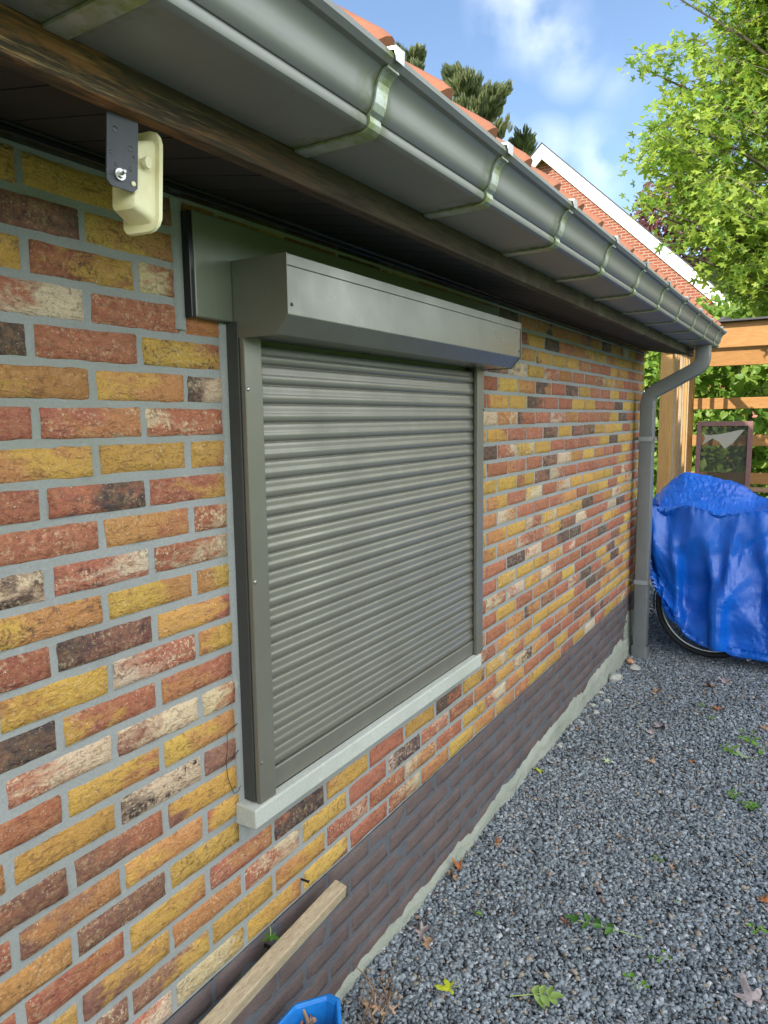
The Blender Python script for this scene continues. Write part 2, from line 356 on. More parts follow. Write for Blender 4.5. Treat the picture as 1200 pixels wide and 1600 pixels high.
# ------------------------------------------------------------------ ground
WEND = 4.95
def grass_ground():
    m = newmat('lawn_grass', rough=.9); q = N(m); v = q.pos(); a = q.noise(v, .6, 5, .6); b = q.noise(v, 30, 5, .7)
    q.col(q.mix(q.rng(b, .3, .7), q.mix(a, (.09, .19, .025), (.15, .26, .04)), (.07, .14, .02))); q.bump(b, .04); return m
g = tag(mk('ground', [(-120, -120, -.02), (160, -120, -.02), (160, 120, -.02), (-120, 120, -.02)], [(0, 1, 2, 3)], grass_ground()), 'green grass ground around the gravelled yard', None, None, 'structure')
def gravelbed():
    m = newmat('gravel_bed', rough=.9); q = N(m); v = q.pos()
    vo = q.n('ShaderNodeTexVoronoi'); vo.inputs['Scale'].default_value = 75; q.l(v, vo.inputs['Vector'])
    a = q.noise(v, 5, 5, .6); sep = q.n('ShaderNodeSeparateColor'); q.l(vo.outputs['Color'], sep.inputs[0])
    c = q.mix(sep.outputs[0], (.09, .10, .115), (.24, .26, .29)); c = q.mix(q.rng(a, .55, .7, 0, .6), c, (.07, .06, .05)); c = q.mix(q.rng(vo.outputs['Distance'], .4, .7), c, (.03, .03, .03)); q.col(c)
    q.bump(vo.outputs['Distance'], .01, -1); return m
def gz(x, y):     # small undulation of the yard
    return .006*np.sin(2.1*x+.7)+.006*np.sin(3.7*y+1.1*x)+.010*np.exp(-((y+.03)/.06)**2)*np.sin(7*x)**2
xs = np.linspace(-2.5, 9, 231); ys = np.linspace(-3.4, .6, 81); X, Y = np.meshgrid(xs, ys, indexing='ij')
V = np.c_[X.ravel(), Y.ravel(), gz(X, Y).ravel()-.006]
i, j = np.meshgrid(np.arange(230), np.arange(80), indexing='ij'); a = (i*81+j).ravel(); F = np.c_[a, a+81, a+82, a+1]
tag(mk('gravel_ground', V, F, gravelbed(), smooth=True), 'dark earth bed under the loose gravel', None, None, 'structure')
def gravel(n_per, seed):
    rg = np.random.default_rng(seed); P = []
    for (x0, x1, y0, y1, dens, sz) in n_per:
        n = int((x1-x0)*(y1-y0)*dens); P.append(np.c_[rg.uniform(x0, x1, n), rg.uniform(y0, y1, n), np.full(n, sz)])
    P = np.vstack(P); n = len(P)
    base = np.array([(x, y, z) for z in (-1, 1) for y in (-1, 1) for x in (-1, 1)], float)
    Q = np.array([(0, 2, 3, 1), (4, 5, 7, 6), (0, 1, 5, 4), (1, 3, 7, 5), (3, 2, 6, 7), (2, 0, 4, 6)])
    s = np.exp(np.clip(rg.normal(0, .38, n), -1, .55))*P[:, 2]*.5
    dim = np.c_[np.ones(n), rg.uniform(.5, .95, n), rg.uniform(.18, .48, n)]*s[:, None]
    Vv = base[None]*(1+rg.uniform(-.60, .25, (n, 8, 3))) * dim[:, None, :]
    Vv[:, 4:, :2] *= rg.uniform(.5, .9, (n, 1, 1))
    an = rg.uniform(0, 2*np.pi, n); tl = rg.normal(0, .30, (n, 2))
    ca, sa = np.cos(an), np.sin(an)
    def rot(V_, c, s_, a_, b_):
        o = V_.copy(); o[:, :, a_] = V_[:, :, a_]*c[:, None]-V_[:, :, b_]*s_[:, None]; o[:, :, b_] = V_[:, :, a_]*s_[:, None]+V_[:, :, b_]*c[:, None]; return o
    Vv = rot(Vv, np.cos(tl[:, 0]), np.sin(tl[:, 0]), 0, 2); Vv = rot(Vv, np.cos(tl[:, 1]), np.sin(tl[:, 1]), 1, 2); Vv = rot(Vv, ca, sa, 0, 1)
    z = gz(P[:, 0], P[:, 1])+rg.uniform(-.002, .009, n)
    Vv += np.c_[P[:, 0], P[:, 1], z][:, None, :]
    Fq = (Q[None]+8*np.arange(n)[:, None, None]).reshape(-1, 4)
    t = rg.uniform(0, 1, n)
    c = np.outer(1-t, (.125, .152, .175))+np.outer(t, (.32, .365, .40))
    k = rg.uniform(0, 1, n); c[k < .04] = (.34, .30, .24); c[(k > .04) & (k < .06)] = (.26, .19, .15); c[(k > .95)] = (.46, .49, .52); c[(k > .88) & (k < .93)] = (.08, .085, .09)
    # damp, dirtier patches
    pt = np.sin(P[:, 0]*2.3+1.3*np.sin(P[:, 1]*4))*np.sin(P[:, 1]*5+P[:, 0]); pt2 = np.sin(P[:, 0]*7+2*np.sin(P[:, 1]*9))*np.sin(P[:, 1]*11+P[:, 0]*3); c *= (1-.22*np.clip(pt*.6+pt2*.5+rg.normal(0, .4, n), 0, 1))[:, None]
    return Vv.reshape(-1, 3), Fq, np.repeat(c, 8, 0)
def stone_mat():
    m = newmat('crushed_stone', rough=.7, spec=.35); q = N(m); at = q.n('ShaderNodeAttribute', attribute_name='ca').outputs['Color']; v = q.pos(); b = q.noise(v, 300, 3, .6)
    q.col(q.mix(q.rng(b, .35, .7, 0, .4), at, (.42, .43, .45), 'MULTIPLY')); q.bump(b, .0008, .6); return m
V, F, C = gravel([(.9, 3.0, -1.30, .0, 25000, .0132), (3.0, 5.6, -1.35, .02, 17000, .0140), (5.6, 8, -2.2, .6, 2200, .022), (-.8, .9, -1.8, 0, 3500, .019), (.2, 7.5, -2.4, -1.35, 2600, .020)], 3)
o = mk('gravel', V, F, stone_mat()); attr(o, 'ca', C); tag(o, 'loose blue grey crushed gravel covering the yard beside the wall', 'gravel', None, 'stuff')

# ------------------------------------------------------------------ the low brick building
shed = empty('brick_outbuilding', (0, 0, 0), 'low outbuilding of multicoloured brick with a closed grey roller shutter and zinc gutter', 'outbuilding')
CMAP = dict(R=(.34, .115, .074), Y=(.50, .305, .070), O=(.42, .190, .075), D=(.060, .050, .053), M=(.195, .088, .072), P=(.52, .42, .29))
ROWS_L = {-2: 'D D D', -1: 'DM DM DM', 0: 'OY Y MO', 1: 'DM OY RP', 2: 'Y YR RP', 3: 'RP R OR', 4: 'DR R RY', 5: 'YO OY DP', 6: 'R RO PR', 7: 'YO Y YO', 8: 'R DR RY', 9: 'R RO RP', 10: 'DP RP PR', 11: 'YO YO OY', 12: 'RY DM YR',
          13: 'YO PR YO', 14: 'MD RY RO', 15: 'PR PM PR', 16: 'R RY YO', 17: 'Y PD MR', 18: 'RM MR YM', 19: 'MO YO RY', 20: 'MO M Y', 21: 'RO YO YO', 22: 'YO YM O', 23: 'MP YM YO', 24: 'R RP PY'}
ROWS_B = {21: 'RO RD RY R Y RD YM', 22: 'RP Y R PD RP R', 23: 'Y OY RP R OP R', 24: 'OY YM R RP OR YO'}
ROWS_R = {-1: 'OY DO OY O OY', 0: 'O DO O O OM YO', 1: 'R Y D OR O YO Y O', 2: 'YO DY Y Y OR R R YR Y', 3: 'MD PD Y RP O R R PR PY O R', 4: 'R Y YO OD R RD Y R R Y R Y', 5: 'YR Y DR R R YO Y R R D Y Y R',
          6: 'P PO DR R RP OY R R R Y D R', 7: 'YR R R DM Y DM DM Y Y Y R Y', 8: 'D PR YP Y R R R R Y D Y Y R', 9: 'R RO R MD YP YO Y O R R Y R', 10: 'Y YR DM RP R R R R R Y R', 11: 'YO R YP R OP YO Y Y Y R', 12: 'O PO R R OR O R Y Y R',
          13: 'YO Y PR PY Y Y D R O', 14: 'O PR PR DY MR RP R R P D', 15: 'R DD PR R DR D R R Y', 16: 'YP Y YO YP RP R R D R', 17: 'RP PR YO RP R R DR', 18: 'Y R OY OR Y R R Y', 19: 'R O OD RM R RP D R', 20: 'YO YO Y Y Y R D', 21: 'YP YR Y RO OR R', 22: 'YO PD OY R R M', 23: 'RP YO R R Y', 24: 'Y Y RM Y P R Y'}
BL, CH, U0 = .2017, .062, 1.166
def ztop(n): return 1.8726-CH*(n-1)-.0060      # top of brick course n
BH = .0500
TYPES = ['R']*9+['Y']*4+['RO', 'RP', 'YO', 'YR', 'RD', 'O', 'OY', 'OY', 'YO', 'R', 'R', 'D', 'DM', 'RP', 'PR', 'M']
def brick_list():
    rr = random.Random(5); out = []
    def blocked(x0, x1, zc):
        return False
    for n in range(-4, 25):
        off = 0 if n % 2 else .5; segs = []
        k = -13
        while True:
            e = U0+BL*(k+off); s = e-BL+.0128; k += 1
            if s > WEND-.03: break
            e = min(e, WEND-.004); segs.append([s, e, k-1])
        zt = ztop(n); zc = zt-BH/2
        for s, e, kk in segs:
            # window opening (bricks stop at the frame)
            pieces = [(s, e)]
            lo, hi = (.956, 2.435) if 1.725 < zc < 1.90 else ((1.069, 2.262) if .655 < zc <= 1.725 else (9, 9))
            np_ = []
            for a, b in pieces:
                if b <= lo or a >= hi: np_.append((a, b))
                else:
                    if a < lo-.02: np_.append((a, lo))
                    if b > hi+.02: np_.append((hi, b))
            for a, b in np_:
                t = None
                if b < 1.08:                      # left of the window: counted back from it
                    idx = {-1: -3, -2: -2, -3: -1}.get(None)
                    r = ROWS_L.get(n, '').split()
                    if n % 2: q_ = {0: 2, -1: 1, -2: 0}.get(kk)
                    else: q_ = {-1: 2, -2: 1, -3: 0}.get(kk)
                    if r and q_ is not None and q_ < len(r): t = r[q_]
                elif n >= 21 and a < 2.37:
                    r = ROWS_B[n].split(); q_ = kk-(0 if n % 2 else 0)
                    if 0 <= q_ < len(r): t = r[q_]
                if t is None and a > 2.2:
                    st = {-1: 8, 0: 8, 1: 8, 2: 8, 3: 7, 10: 7}.get(n, 7 if n % 2 else 6)
                    if n in (20, 22, 24, 18, 16, 14): st = 7
                    if n == 24: st = 9
                    r = ROWS_R.get(n, '').split(); q_ = kk-st
                    if 0 <= q_ < len(r): t = r[q_]
                if t is None: t = rr.choice(TYPES)
                out.append((a, b, zt, t, n))
    return out
def brick_mesh(lst, seed, nx=9, BH=BH, nz=4, proud=.0035, rough=.0011, edge=.0016):
    rg = np.random.default_rng(seed); Vs = []; Fs = []; CA = []; CB = []; CP = []; CS = []; k = 0
    for (a, b, zt, t, n) in lst:
        w = b-a; mx = max(3, int(nx*w/BL)+1)
        jx = rg.normal(0, .0012, 2); jz = rg.normal(0, .0010, 2)
        u = np.linspace(0, 1, mx); v = np.linspace(0, 1, nz)
        # tighter first and last rows to round the arrises
        u = np.concatenate([[0, .012*BL/w], u[1:-1], [1-.012*BL/w, 1]]); v = np.concatenate([[0, .05], v[1:-1], [.95, 1]])
        U, Vv = np.meshgrid(u, v, indexing='ij'); gx, gzn = U.shape
        X = a+jx[0]+U*(w+jx[1]-jx[0]); Z = zt-BH+jz[0]+Vv*(BH+jz[1]-jz[0])
        tilt = rg.normal(0, .0008); tz = rg.normal(0, .0006)
        wav = rg.normal(0, 1, (gx, gzn)); wav = (wav+np.roll(wav, 1, 0)+np.roll(wav, -1, 0))/2.2
        Y = -proud+rg.normal(0, .0006)+tilt*(U-.5)+tz*(Vv-.5)+wav*rough
        ed = np.zeros((gx, gzn), bool); ed[0] = ed[-1] = True; ed[:, 0] = ed[:, -1] = True
        X = X+ed*rg.normal(0, edge, (gx, gzn))*.7; Z = Z+ed*rg.normal(0, edge, (gx, gzn))*.6
        e2 = np.zeros((gx, gzn), bool); e2[1] = e2[-2] = True; e2[:, 1] = e2[:, -2] = True
        Y = np.minimum(Y, -.0022); Y = np.where(ed, .0015, np.where(e2, Y+.0010, Y))
        Y = np.where(ed, np.maximum(Y, -.0005), Y)
        P = np.stack([X, Y, Z], -1).reshape(-1, 3)
        # skirt pushed back into the mortar
        ii, jj = np.meshgrid(np.arange(gx-1), np.arange(gzn-1), indexing='ij'); q0 = (ii*gzn+jj).ravel()
        Fq = np.c_[q0, q0+gzn, q0+gzn+1, q0+1]
        ring = [i*gzn for i in range(gx)]+[(gx-1)*gzn+j for j in range(1, gzn)]+[i*gzn+gzn-1 for i in range(gx-2, -1, -1)]+[j for j in range(gzn-2, 0, -1)]
        m = len(ring); RB = P[ring].copy(); RB[:, 1] = .012
        base = len(P); ra = np.arange(m); rb = (ra+1) % m; ring = np.array(ring)
        Fr = np.c_[ring[ra], base+ra, base+rb, ring[rb]]
        P = np.vstack([P, RB]); Vs.append(P); Fs.append(np.vstack([Fq, Fr])+k); k += len(P)
        c1 = np.array(CMAP[t[0]]); c2 = np.array(CMAP[t[1]]) if len(t) > 1 else c1*rg.uniform(.8, 1.15)
        jit = rg.normal(1, .09)*np.array([1, rg.normal(1, .05), rg.normal(1, .06)])
        c1 = c1*jit; c2 = c2*jit
        mixamt = rg.uniform(.35, .62) if len(t) > 1 else rg.uniform(.4, .6)
        pale = .75 if 'P' in t else (rg.uniform(.0, .45) if t[0] != 'Y' else rg.uniform(0, .25))
        dark = .95 if 'D' in t and t[0] != 'D' else (rg.uniform(0, .25) if rg.random() < .8 else .7)
        n_ = len(P)
        # gradient across the brick biases the blend of the two colours
        gr = (P[:, 0]-a)/w; gr = (gr-.5)*rg.choice([-1, 1])*.30*(len(t) > 1)
        CA.append(np.tile(c1, (n_, 1))); CB.append(np.tile(c2, (n_, 1))); CP.append(np.c_[np.clip(mixamt+gr, 0, 1), np.full(n_, pale), np.full(n_, dark)])
        CS.append(np.tile(rg.uniform(0, 1, 3), (n_, 1)))
        CP[-1][:, 1] += rg.uniform(-.04, .04); CP[-1][:, 2] += rg.uniform(-.04, .04)
    return np.vstack(Vs), np.vstack(Fs), np.clip(np.vstack(CA), 0, 1), np.clip(np.vstack(CB), 0, 1), np.vstack(CP), np.vstack(CS)
lst = brick_list()
V, F, CA, CB, CP, CS = brick_mesh(lst, 21)
bw = mk('brick_courses', V, F, MB, shed, smooth=True); attr(bw, 'ca', CA); attr(bw, 'cb', CB); attr(bw, 'cp', CP); attr(bw, 'cs', CS)
bw['label'] = 'red, yellow and charred brick courses of the long wall'
# mortar sheet: fine grid so the joints are slightly uneven
def sheet(name, x0, x1, z0, z1, y, mat, parent, amp, step=.02, topfn=None, thick=.02):
    nx = int((x1-x0)/step)+1; nz_ = max(3, int((z1-z0)/step)+1)
    xx = np.linspace(x0, x1, nx); tt = np.linspace(0, 1, nz_); XX, TT = np.meshgrid(xx, tt, indexing='ij')
    zt_ = topfn(xx)[:, None] if topfn is not None else z1; ZZ = z0+TT*(zt_-z0)
    rg = np.random.default_rng(int(abs(x0*100)+z1*1000)); nn = rg.normal(0, 1, XX.shape); nn = (nn+np.roll(nn, 1, 0)+np.roll(nn, 1, 1)+np.roll(nn, -1, 0))/3
    YY = y+nn*amp; YY[:, -1] = np.where(topfn is not None, thick, YY[:, -1])
    P = np.stack([XX, YY, ZZ], -1).reshape(-1, 3); i, j = np.meshgrid(np.arange(nx-1), np.arange(nz_-1), indexing='ij'); q0 = (i*nz_+j).ravel()
    return mk(name, P, np.c_[q0, q0+nz_, q0+nz_+1, q0+1], mat, parent, smooth=True)
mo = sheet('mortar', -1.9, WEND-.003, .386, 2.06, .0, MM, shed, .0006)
# painted plinth courses
pl = []
for n in range(25, 32):
    off = 0 if n % 2 else .5
    for k in range(-15, 19):
        e = U0+BL*(k+off); s = e-BL+.0125
        if s > WEND-.03: break
        pl.append((s-.002, min(e+.001, WEND-.004), ztop(n)+.0015, 'D', n))
V, F, *_ = brick_mesh(pl, 31, BH=.0520, proud=.0024, rough=.0011, edge=.0012)
plinth = sheet('plinth', -1.9, WEND-.003, -.05, .3835, -.0012, MPM, shed, .0009); plinth['label'] = 'dark brown painted plinth below the coloured brick'
mk('plinth_bricks', V, F, MPB, plinth, smooth=True)
# rough cement haunch at the foot
CXX = np.linspace(-2, 5.2, 260); _r = np.random.default_rng(6).normal(0, .005, 260); CNN = _r+np.repeat(np.random.default_rng(7).normal(0, .007, 65), 4)
def ctop(x):
    x = np.asarray(x); return np.clip(.03+.035*(x-1.6), .035, .14)+.012*np.sin(9*x)*np.sin(4.3*x+1)+np.interp(x, CXX, CNN)
rg = np.random.default_rng(4)
nx = 330; xx = np.linspace(-1.9, WEND+.01, nx); tt = np.linspace(0, 1, 9); XX, TT = np.meshgrid(xx, tt, indexing='ij')
ZZ = -.03+TT*(ctop(xx)[:, None]+.03); nn = rg.normal(0, 1, XX.shape); nn = (nn+np.roll(nn, 1, 0)+np.roll(nn, -1, 0))/2
YY = -.030+TT*.018+nn*.0028+.005*np.sin(14*XX)*(1-TT); ZZ = ZZ+nn*.003; YY[:, -1] = .0
P = np.stack([XX, YY, ZZ], -1).reshape(-1, 3); i, j = np.meshgrid(np.arange(nx-1), np.arange(8), indexing='ij'); q0 = (i*9+j).ravel()
ce = mk('cement_footing', P, np.c_[q0, q0+9, q0+10, q0+1], MCEM, shed, smooth=True)
# cement patch climbing at the far corner
pa = B(); rr = random.Random(9)
for k in range(9):
    x = 4.62+rr.random()*.3; z = .12+rr.random()*.12; w = .04+rr.random()*.05
    pts = [(x+w*math.cos(t)*rr.uniform(.7, 1.1), -.0075-rr.random()*.002, z+w*.8*math.sin(t)*rr.uniform(.7, 1.1)) for t in [i_*math.pi/4 for i_ in range(8)]]
    pa.add(pts+[(p[0], .004, p[2]) for p in pts], [tuple(range(8))[::-1]]+[(i_, (i_+1) % 8, (i_+1) % 8+8, i_+8) for i_ in range(8)])
pa.build('cement_patch', MCEM, shed)
# the rest of the building: side, back and far end walls
box('wall_core', (-1.9, .03, -.05), (WEND-.11, 4.3, 2.05), MM, shed, 0)
RZ = 4.05; RY = 2.15
B().add([(WEND-.10, .011, -.05), (WEND-.10, 4.33, -.05), (WEND-.10, 4.33, 2.1), (WEND-.10, RY, RZ-.18), (WEND-.10, .011, 2.1)]+[(WEND, .0135, -.05), (WEND, 4.33, -.05), (WEND, 4.33, 2.1), (WEND, RY, RZ-.18), (WEND, .0135, 2.1)],
        [(4, 3, 2, 1, 0), (5, 6, 7, 8, 9), (0, 1, 6, 5), (1, 2, 7, 6), (2, 3, 8, 7), (3, 4, 9, 8), (4, 0, 5, 9)]).build('end_wall', MSHED, shed)
B().add([(-2.0, .0, -.05), (-2.0, 4.33, -.05), (-2.0, 4.33, 2.1), (-2.0, RY, RZ-.18), (-2.0, .0, 2.1)]+[(-1.9, .0, -.05), (-1.9, 4.33, -.05), (-1.9, 4.33, 2.1), (-1.9, RY, RZ-.18), (-1.9, .0, 2.1)],
        [(4, 3, 2, 1, 0), (5, 6, 7, 8, 9), (0, 1, 6, 5), (1, 2, 7, 6), (2, 3, 8, 7), (3, 4, 9, 8), (4, 0, 5, 9)]).build('end_wall', MSHED, shed)
# smeared mortar edge beside the window frame
def strip(x0, x1, z0, z1, y, mat, name, seed):
    rg = np.random.default_rng(seed); nz_ = int((z1-z0)/.008); zz = np.linspace(z0, z1, nz_)
    e = x0+rg.normal(0, .0012, nz_).cumsum()*.18; e = np.clip(e, x0-.004, x0+.004); f = x1+rg.normal(0, .0008, nz_)
    V = np.vstack([np.c_[e, np.full(nz_, .003), zz], np.c_[e+.003, np.full(nz_, y), zz], np.c_[f, np.full(nz_, y-.001), zz]]); a = np.arange(nz_-1)
    F = np.vstack([np.c_[a, a+nz_, a+nz_+1, a+1], np.c_[a+nz_, a+2*nz_, a+2*nz_+1, a+nz_+1]]); return mk(name, V, F, mat, shed, smooth=True)
strip(1.062, 1.081, .64, 1.722, -.006, MM, 'mortar_edge', 2)
strip(2.249, 2.266, .70, 1.722, -.005, MM, 'mortar_edge', 3)
strip(.952, .976, 1.70, 1.93, -.005, MM, 'mortar_edge', 4)
cr = B()
cr.tube([(1.030, -.006, .832), (1.032, -.007, .80), (1.040, -.0075, .775), (1.048, -.0075, .757), (1.060, -.0075, .756), (1.070, -.006, .765)], .0007, 5)
cr.tube([(1.028, -.006, .833), (1.04, -.007, .838), (1.052, -.007, .836), (1.068, -.006, .845)], .0010, 5)
cr.tube([(1.035, -.006, .893), (1.05, -.007, .90), (1.068, -.006, .903)], .0009, 5)
cr.tube([(1.036, -.006, .893), (1.035, -.007, .865), (1.030, -.006, .835)], .0005, 5)
cr.build('crack', MBLK, shed)

# sill
sl = B().prism_x([(-.056, .685), (-.056, .7245), (-.052, .7265), (.0, .729), (.0, .683)], 1.057, 2.222).build('window_sill', mortar_mat('pale_stone_sill', (.50, .53, .49), (.40, .42, .39), .8), shed, .0025)
# lintel cladding
li = empty('lintel_cladding'); li.parent = shed
B().box((.985, -.024, 1.724), (2.428, .0, 1.914)).build('cladding_plate', MLINT, li, .003)
B().box((.974, -.0235, 1.722), (.9845, .001, 1.911)).build('rubber_edge', MBLK, li, .002)
# ---- roller shutter
rs = empty('roller_shutter'); rs.parent = shed
rs['label'] = 'closed grey aluminium roller shutter under its bevelled box'
HX0, HX1 = 1.083, 2.289
B().prism_x([(-.158, 1.830), (-.158, 1.7285), (-.126, 1.695), (-.0245, 1.695), (-.0245, 1.836), (-.154, 1.836)], HX0, HX1).build('housing', MBOX, rs, .0015)
B().prism_x([(-.1605, 1.838), (-.1605, 1.8175), (-.1582, 1.8165), (-.1582, 1.8345), (-.025, 1.8365), (-.025, 1.839)], HX0+.001, HX1-.001).build('housing_top_rail', MBOX, rs, .0008)
for xx in (HX0-.0022, HX1):
    B().prism_x([(-.1615, 1.8395), (-.1615, 1.728), (-.1285, 1.6925), (-.0255, 1.6925), (-.0255, 1.8395)], xx, xx+.0022).build('end_cap', MBOX, rs, .0006)
for xx in (HX0+.014, HX1-.012):
    B().disc((xx, -.158, 1.7475), (0, -1, 0), .0036, .0015).build('screw', MDSCR, rs, smooth=True)
# guide rails: outer frame then shallow guide
for sgn, xa in ((1, 1.079), (-1, 2.250)):
    f = B().box((min(xa, xa+sgn*.006), -.036, .7295), (max(xa, xa+sgn*.006), .002, 1.7245)); f.build('outer_frame', MFRAME, rs, .001)
    a0, a1 = sorted((xa+sgn*.0035, xa+sgn*.0545))
    B().box((a0, -.0495, .7265), (a1, -.0365, 1.7)).build('guide_rail', MALU, rs, .0022)
    b0, b1 = sorted((xa+sgn*.0062, xa+sgn*.050))
    B().box((b0, -.0362, .731), (b1, -.012, 1.7)).build('guide_channel', MFRAME, rs, 0)
for z in (1.594, 1.206, .818): B().disc((1.0895, -.0495, z), (0, -1, 0), .0042, .0022).build('screw', MSCR if z > 1 else MALU, rs, smooth=True)
B().disc((2.243, -.0495, 1.56), (0, -1, 0), .0036, .002).build('screw', MDSCR, rs, smooth=True)
# curtain: one mesh of rolled slats
prof = []
SP = .0395; zb = .7775; nsl = int((1.71-zb)/SP)
for k in range(nsl):
    z0 = zb+k*SP
    prof += [(-.0252, z0), (-.0275, z0+.0012)]
    # lower lobe, shallow valley and upper lobe of a double-wall slat
    for t, d_ in ((0, .0), (.03, .0020), (.08, .0034), (.16, .0043), (.28, .0048), (.38, .0047), (.45, .0041), (.51, .0031), (.56, .0025), (.64, .0022), (.76, .0021), (.88, .0017), (.95, .0009), (1, 0)): prof.append((-.0278-d_, z0+.0012+t*(SP-.0036)))
    prof += [(-.0275, z0+SP-.0022), (-.0252, z0+SP-.0014)]
n = len(prof); V = [(1.128, y, z) for y, z in prof]+[(2.206, y, z) for y, z in prof]
F = [(i, i+n, i+1+n, i+1) for i in range(n-1)]
cu = mk('slat_curtain', V, F, MALU, rs, smooth=True)
B().prism_x([(-.0355, .731), (-.0355, .7745), (-.033, .777), (-.020, .777), (-.020, .731)], 1.130, 2.204).build('bottom_bar', MALU, rs, .001)
B().box((1.13, -.0345, .7268), (2.2, -.018, .7306)).build('bottom_seal', MBLK, rs, 0)

# ---- eaves
box('fascia_board', (-2.2, -.305, 1.897), (4.90, -.279, 2.055), MFAS, shed, .003)
sf = B(); x = -2.1
while x < 4.86:
    sf.add([(x, -.278, 1.9085), (x+.088, -.278, 1.9085), (x+.088, .004, 1.957), (x, .004, 1.957), (x, -.278, 1.92), (x+.088, -.278, 1.92), (x+.088, .004, 1.969), (x, .004, 1.969)], [(0, 1, 2, 3), (4, 7, 6, 5), (0, 4, 5, 1), (3, 2, 6, 7), (0, 3, 7, 4), (1, 5, 6, 2)]); x += .0915
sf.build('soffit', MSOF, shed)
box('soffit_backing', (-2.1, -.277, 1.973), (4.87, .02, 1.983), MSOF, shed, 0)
tr = B().prism_x([(-.004, 1.934), (-.030, 1.9345), (-.031, 1.942), (-.024, 1.944), (-.024, 1.950), (-.036, 1.951), (-.037, 1.9585), (-.004, 1.9585)], -1.9, 4.94).build('wall_trim', MBLK, shed, .0008)
# gutter
gt = empty('gutter'); gt.parent = shed
GP = [(-.466, 2.040), (-.474, 2.0415), (-.482, 2.0375), (-.4835, 2.029), (-.477, 2.0225), (-.4685, 2.021), (-.4615, 2.014), (-.4565, 2.006), (-.4535, 1.997), (-.4520, 1.988), (-.4500, 1.979), (-.4465, 1.971), (-.4400, 1.9655), (-.4345, 1.9645), (-.4385, 1.9628), (-.4412, 1.9590), (-.4416, 1.9540), (-.4395, 1.9490), (-.4350, 1.9458), (-.4290, 1.9446), (-.3085, 1.9430), (-.3070, 1.945), (-.3068, 2.062)]
GX0, GX1 = -2.2, 4.90
def gut(prof, x0, x1, name, mat, parent, th=.0012):
    n = len(prof); nx = 90; V = []
    for i in range(nx+1):
        x = x0+(x1-x0)*i/nx; V += [(x, y, z) for y, z in prof]
    F = [(i*n+j, i*n+j+1, (i+1)*n+j+1, (i+1)*n+j) for i in range(nx) for j in range(n-1)]
    o = mk(name, V, F, mat, parent, smooth=True); md = o.modifiers.new('s', 'SOLIDIFY'); md.thickness = th; md.offset = 0; return o
auto_smooth(gut(GP, GX0, GX1, 'gutter_trough', MGUT, gt), 28)
n = len(GP); B().add([(GX1, y, z) for y, z in GP]+[(GX1+.003, y, z) for y, z in GP], [tuple(range(n))[::-1], tuple(range(n, 2*n))]+[(i, i+1, i+1+n, i+n) for i in range(n-1)]).build('stop_end', MGUT, gt)
# bracket straps follow the profile a little outside it
c0 = (-.385, 1.998)
def offs(p, d):
    out = []
    for i, (y, z) in enumerate(p):
        a = p[max(i-1, 0)]; b = p[min(i+1, len(p)-1)]; ty, tz = b[0]-a[0], b[1]-a[1]; l = math.hypot(ty, tz) or 1; out.append((y-tz/l*-d*-1, z+ty/l*-d) if False else (y+tz/l*d, z-ty/l*d))
    return out
inner = [p for p in GP[4:21] if p != (-.4345, 1.9645)]
sg = 1 if offs([(-.45, 1.99), (-.449, 1.98)], .01)[0][0] < -.45 else -1
so_, si_ = offs(inner, sg*.0052), offs(inner, sg*.0012)
brk0 = None
for k in range(-7, 11):
    x = BR_0+BR_S*k if k < 8 else BR_0+BR_S*8+(k-8)*.30
    x = BR_0+BR_S*k
    if x > GX1-.02: x = GX1-.018
    if brk0 is None:
        brk0 = B().prism_x(so_+si_[::-1], -.015, .015).build('gutter_bracket', MBRK, gt, .0006)
        clip = B().prism_x([(-.487, 2.026), (-.4885, 2.046), (-.462, 2.0485), (-.461, 2.0425), (-.472, 2.0432), (-.4845, 2.040)], -.011, .014).build('bracket_clip', MCLIP, gt, .0008)
        brk0.location.x = x; clip.location.x = x
    else:
        c = brk0.copy(); COL.objects.link(c); c.parent = gt; c.location.x = x
        c = clip.copy(); COL.objects.link(c); c.parent = gt; c.location.x = x
    if x == GX1-.018: break
# downpipe : square, two bends
dp = empty('downpipe'); dp.parent = shed
def square_sweep(pts, w, r=.0065, cs=3):
    ring = []
    for cx, cy, a0 in ((1, 1, 0), (-1, 1, 90), (-1, -1, 180), (1, -1, 270)):
        for t in range(cs+1):
            an = R_(a0+90*t/cs); ring.append((cx*(w/2-r)+r*math.cos(an), cy*(w/2-r)+r*math.sin(an)))
    V = []; n = len(ring)
    for i, p in enumerate(pts):
        p = Vector(p); t = (Vector(pts[min(i+1, len(pts)-1)])-Vector(pts[max(i-1, 0)])).normalized(); a = Vector((1, 0, 0)); b = t.cross(a).normalized()
        V += [p+a*u+b*v for u, v in ring]
    F = [(i*n+j, i*n+(j+1) % n, (i+1)*n+(j+1) % n, (i+1)*n+j) for i in range(len(pts)-1) for j in range(n)]
    return V, F
PX = 4.70
path = [(PX, -.388, 1.95), (PX, -.388, 1.925), (PX, -.388, 1.89)]
def arc(c, r, a0, a1, n): return [(PX, c[0]+r*math.cos(R_(a0+(a1-a0)*i/n)), c[1]+r*math.sin(R_(a0+(a1-a0)*i/n))) for i in range(n+1)]
rb = .085; sl_a = 62     # angle turned from vertical by the upper bend
path += arc((-.388+rb, 1.88), rb, 180, 180+sl_a, 8)
pend = Vector(path[-1]); dirv = Vector((0, math.sin(R_(sl_a)), -math.cos(R_(sl_a))))
c2r = .085; y_end = -.083
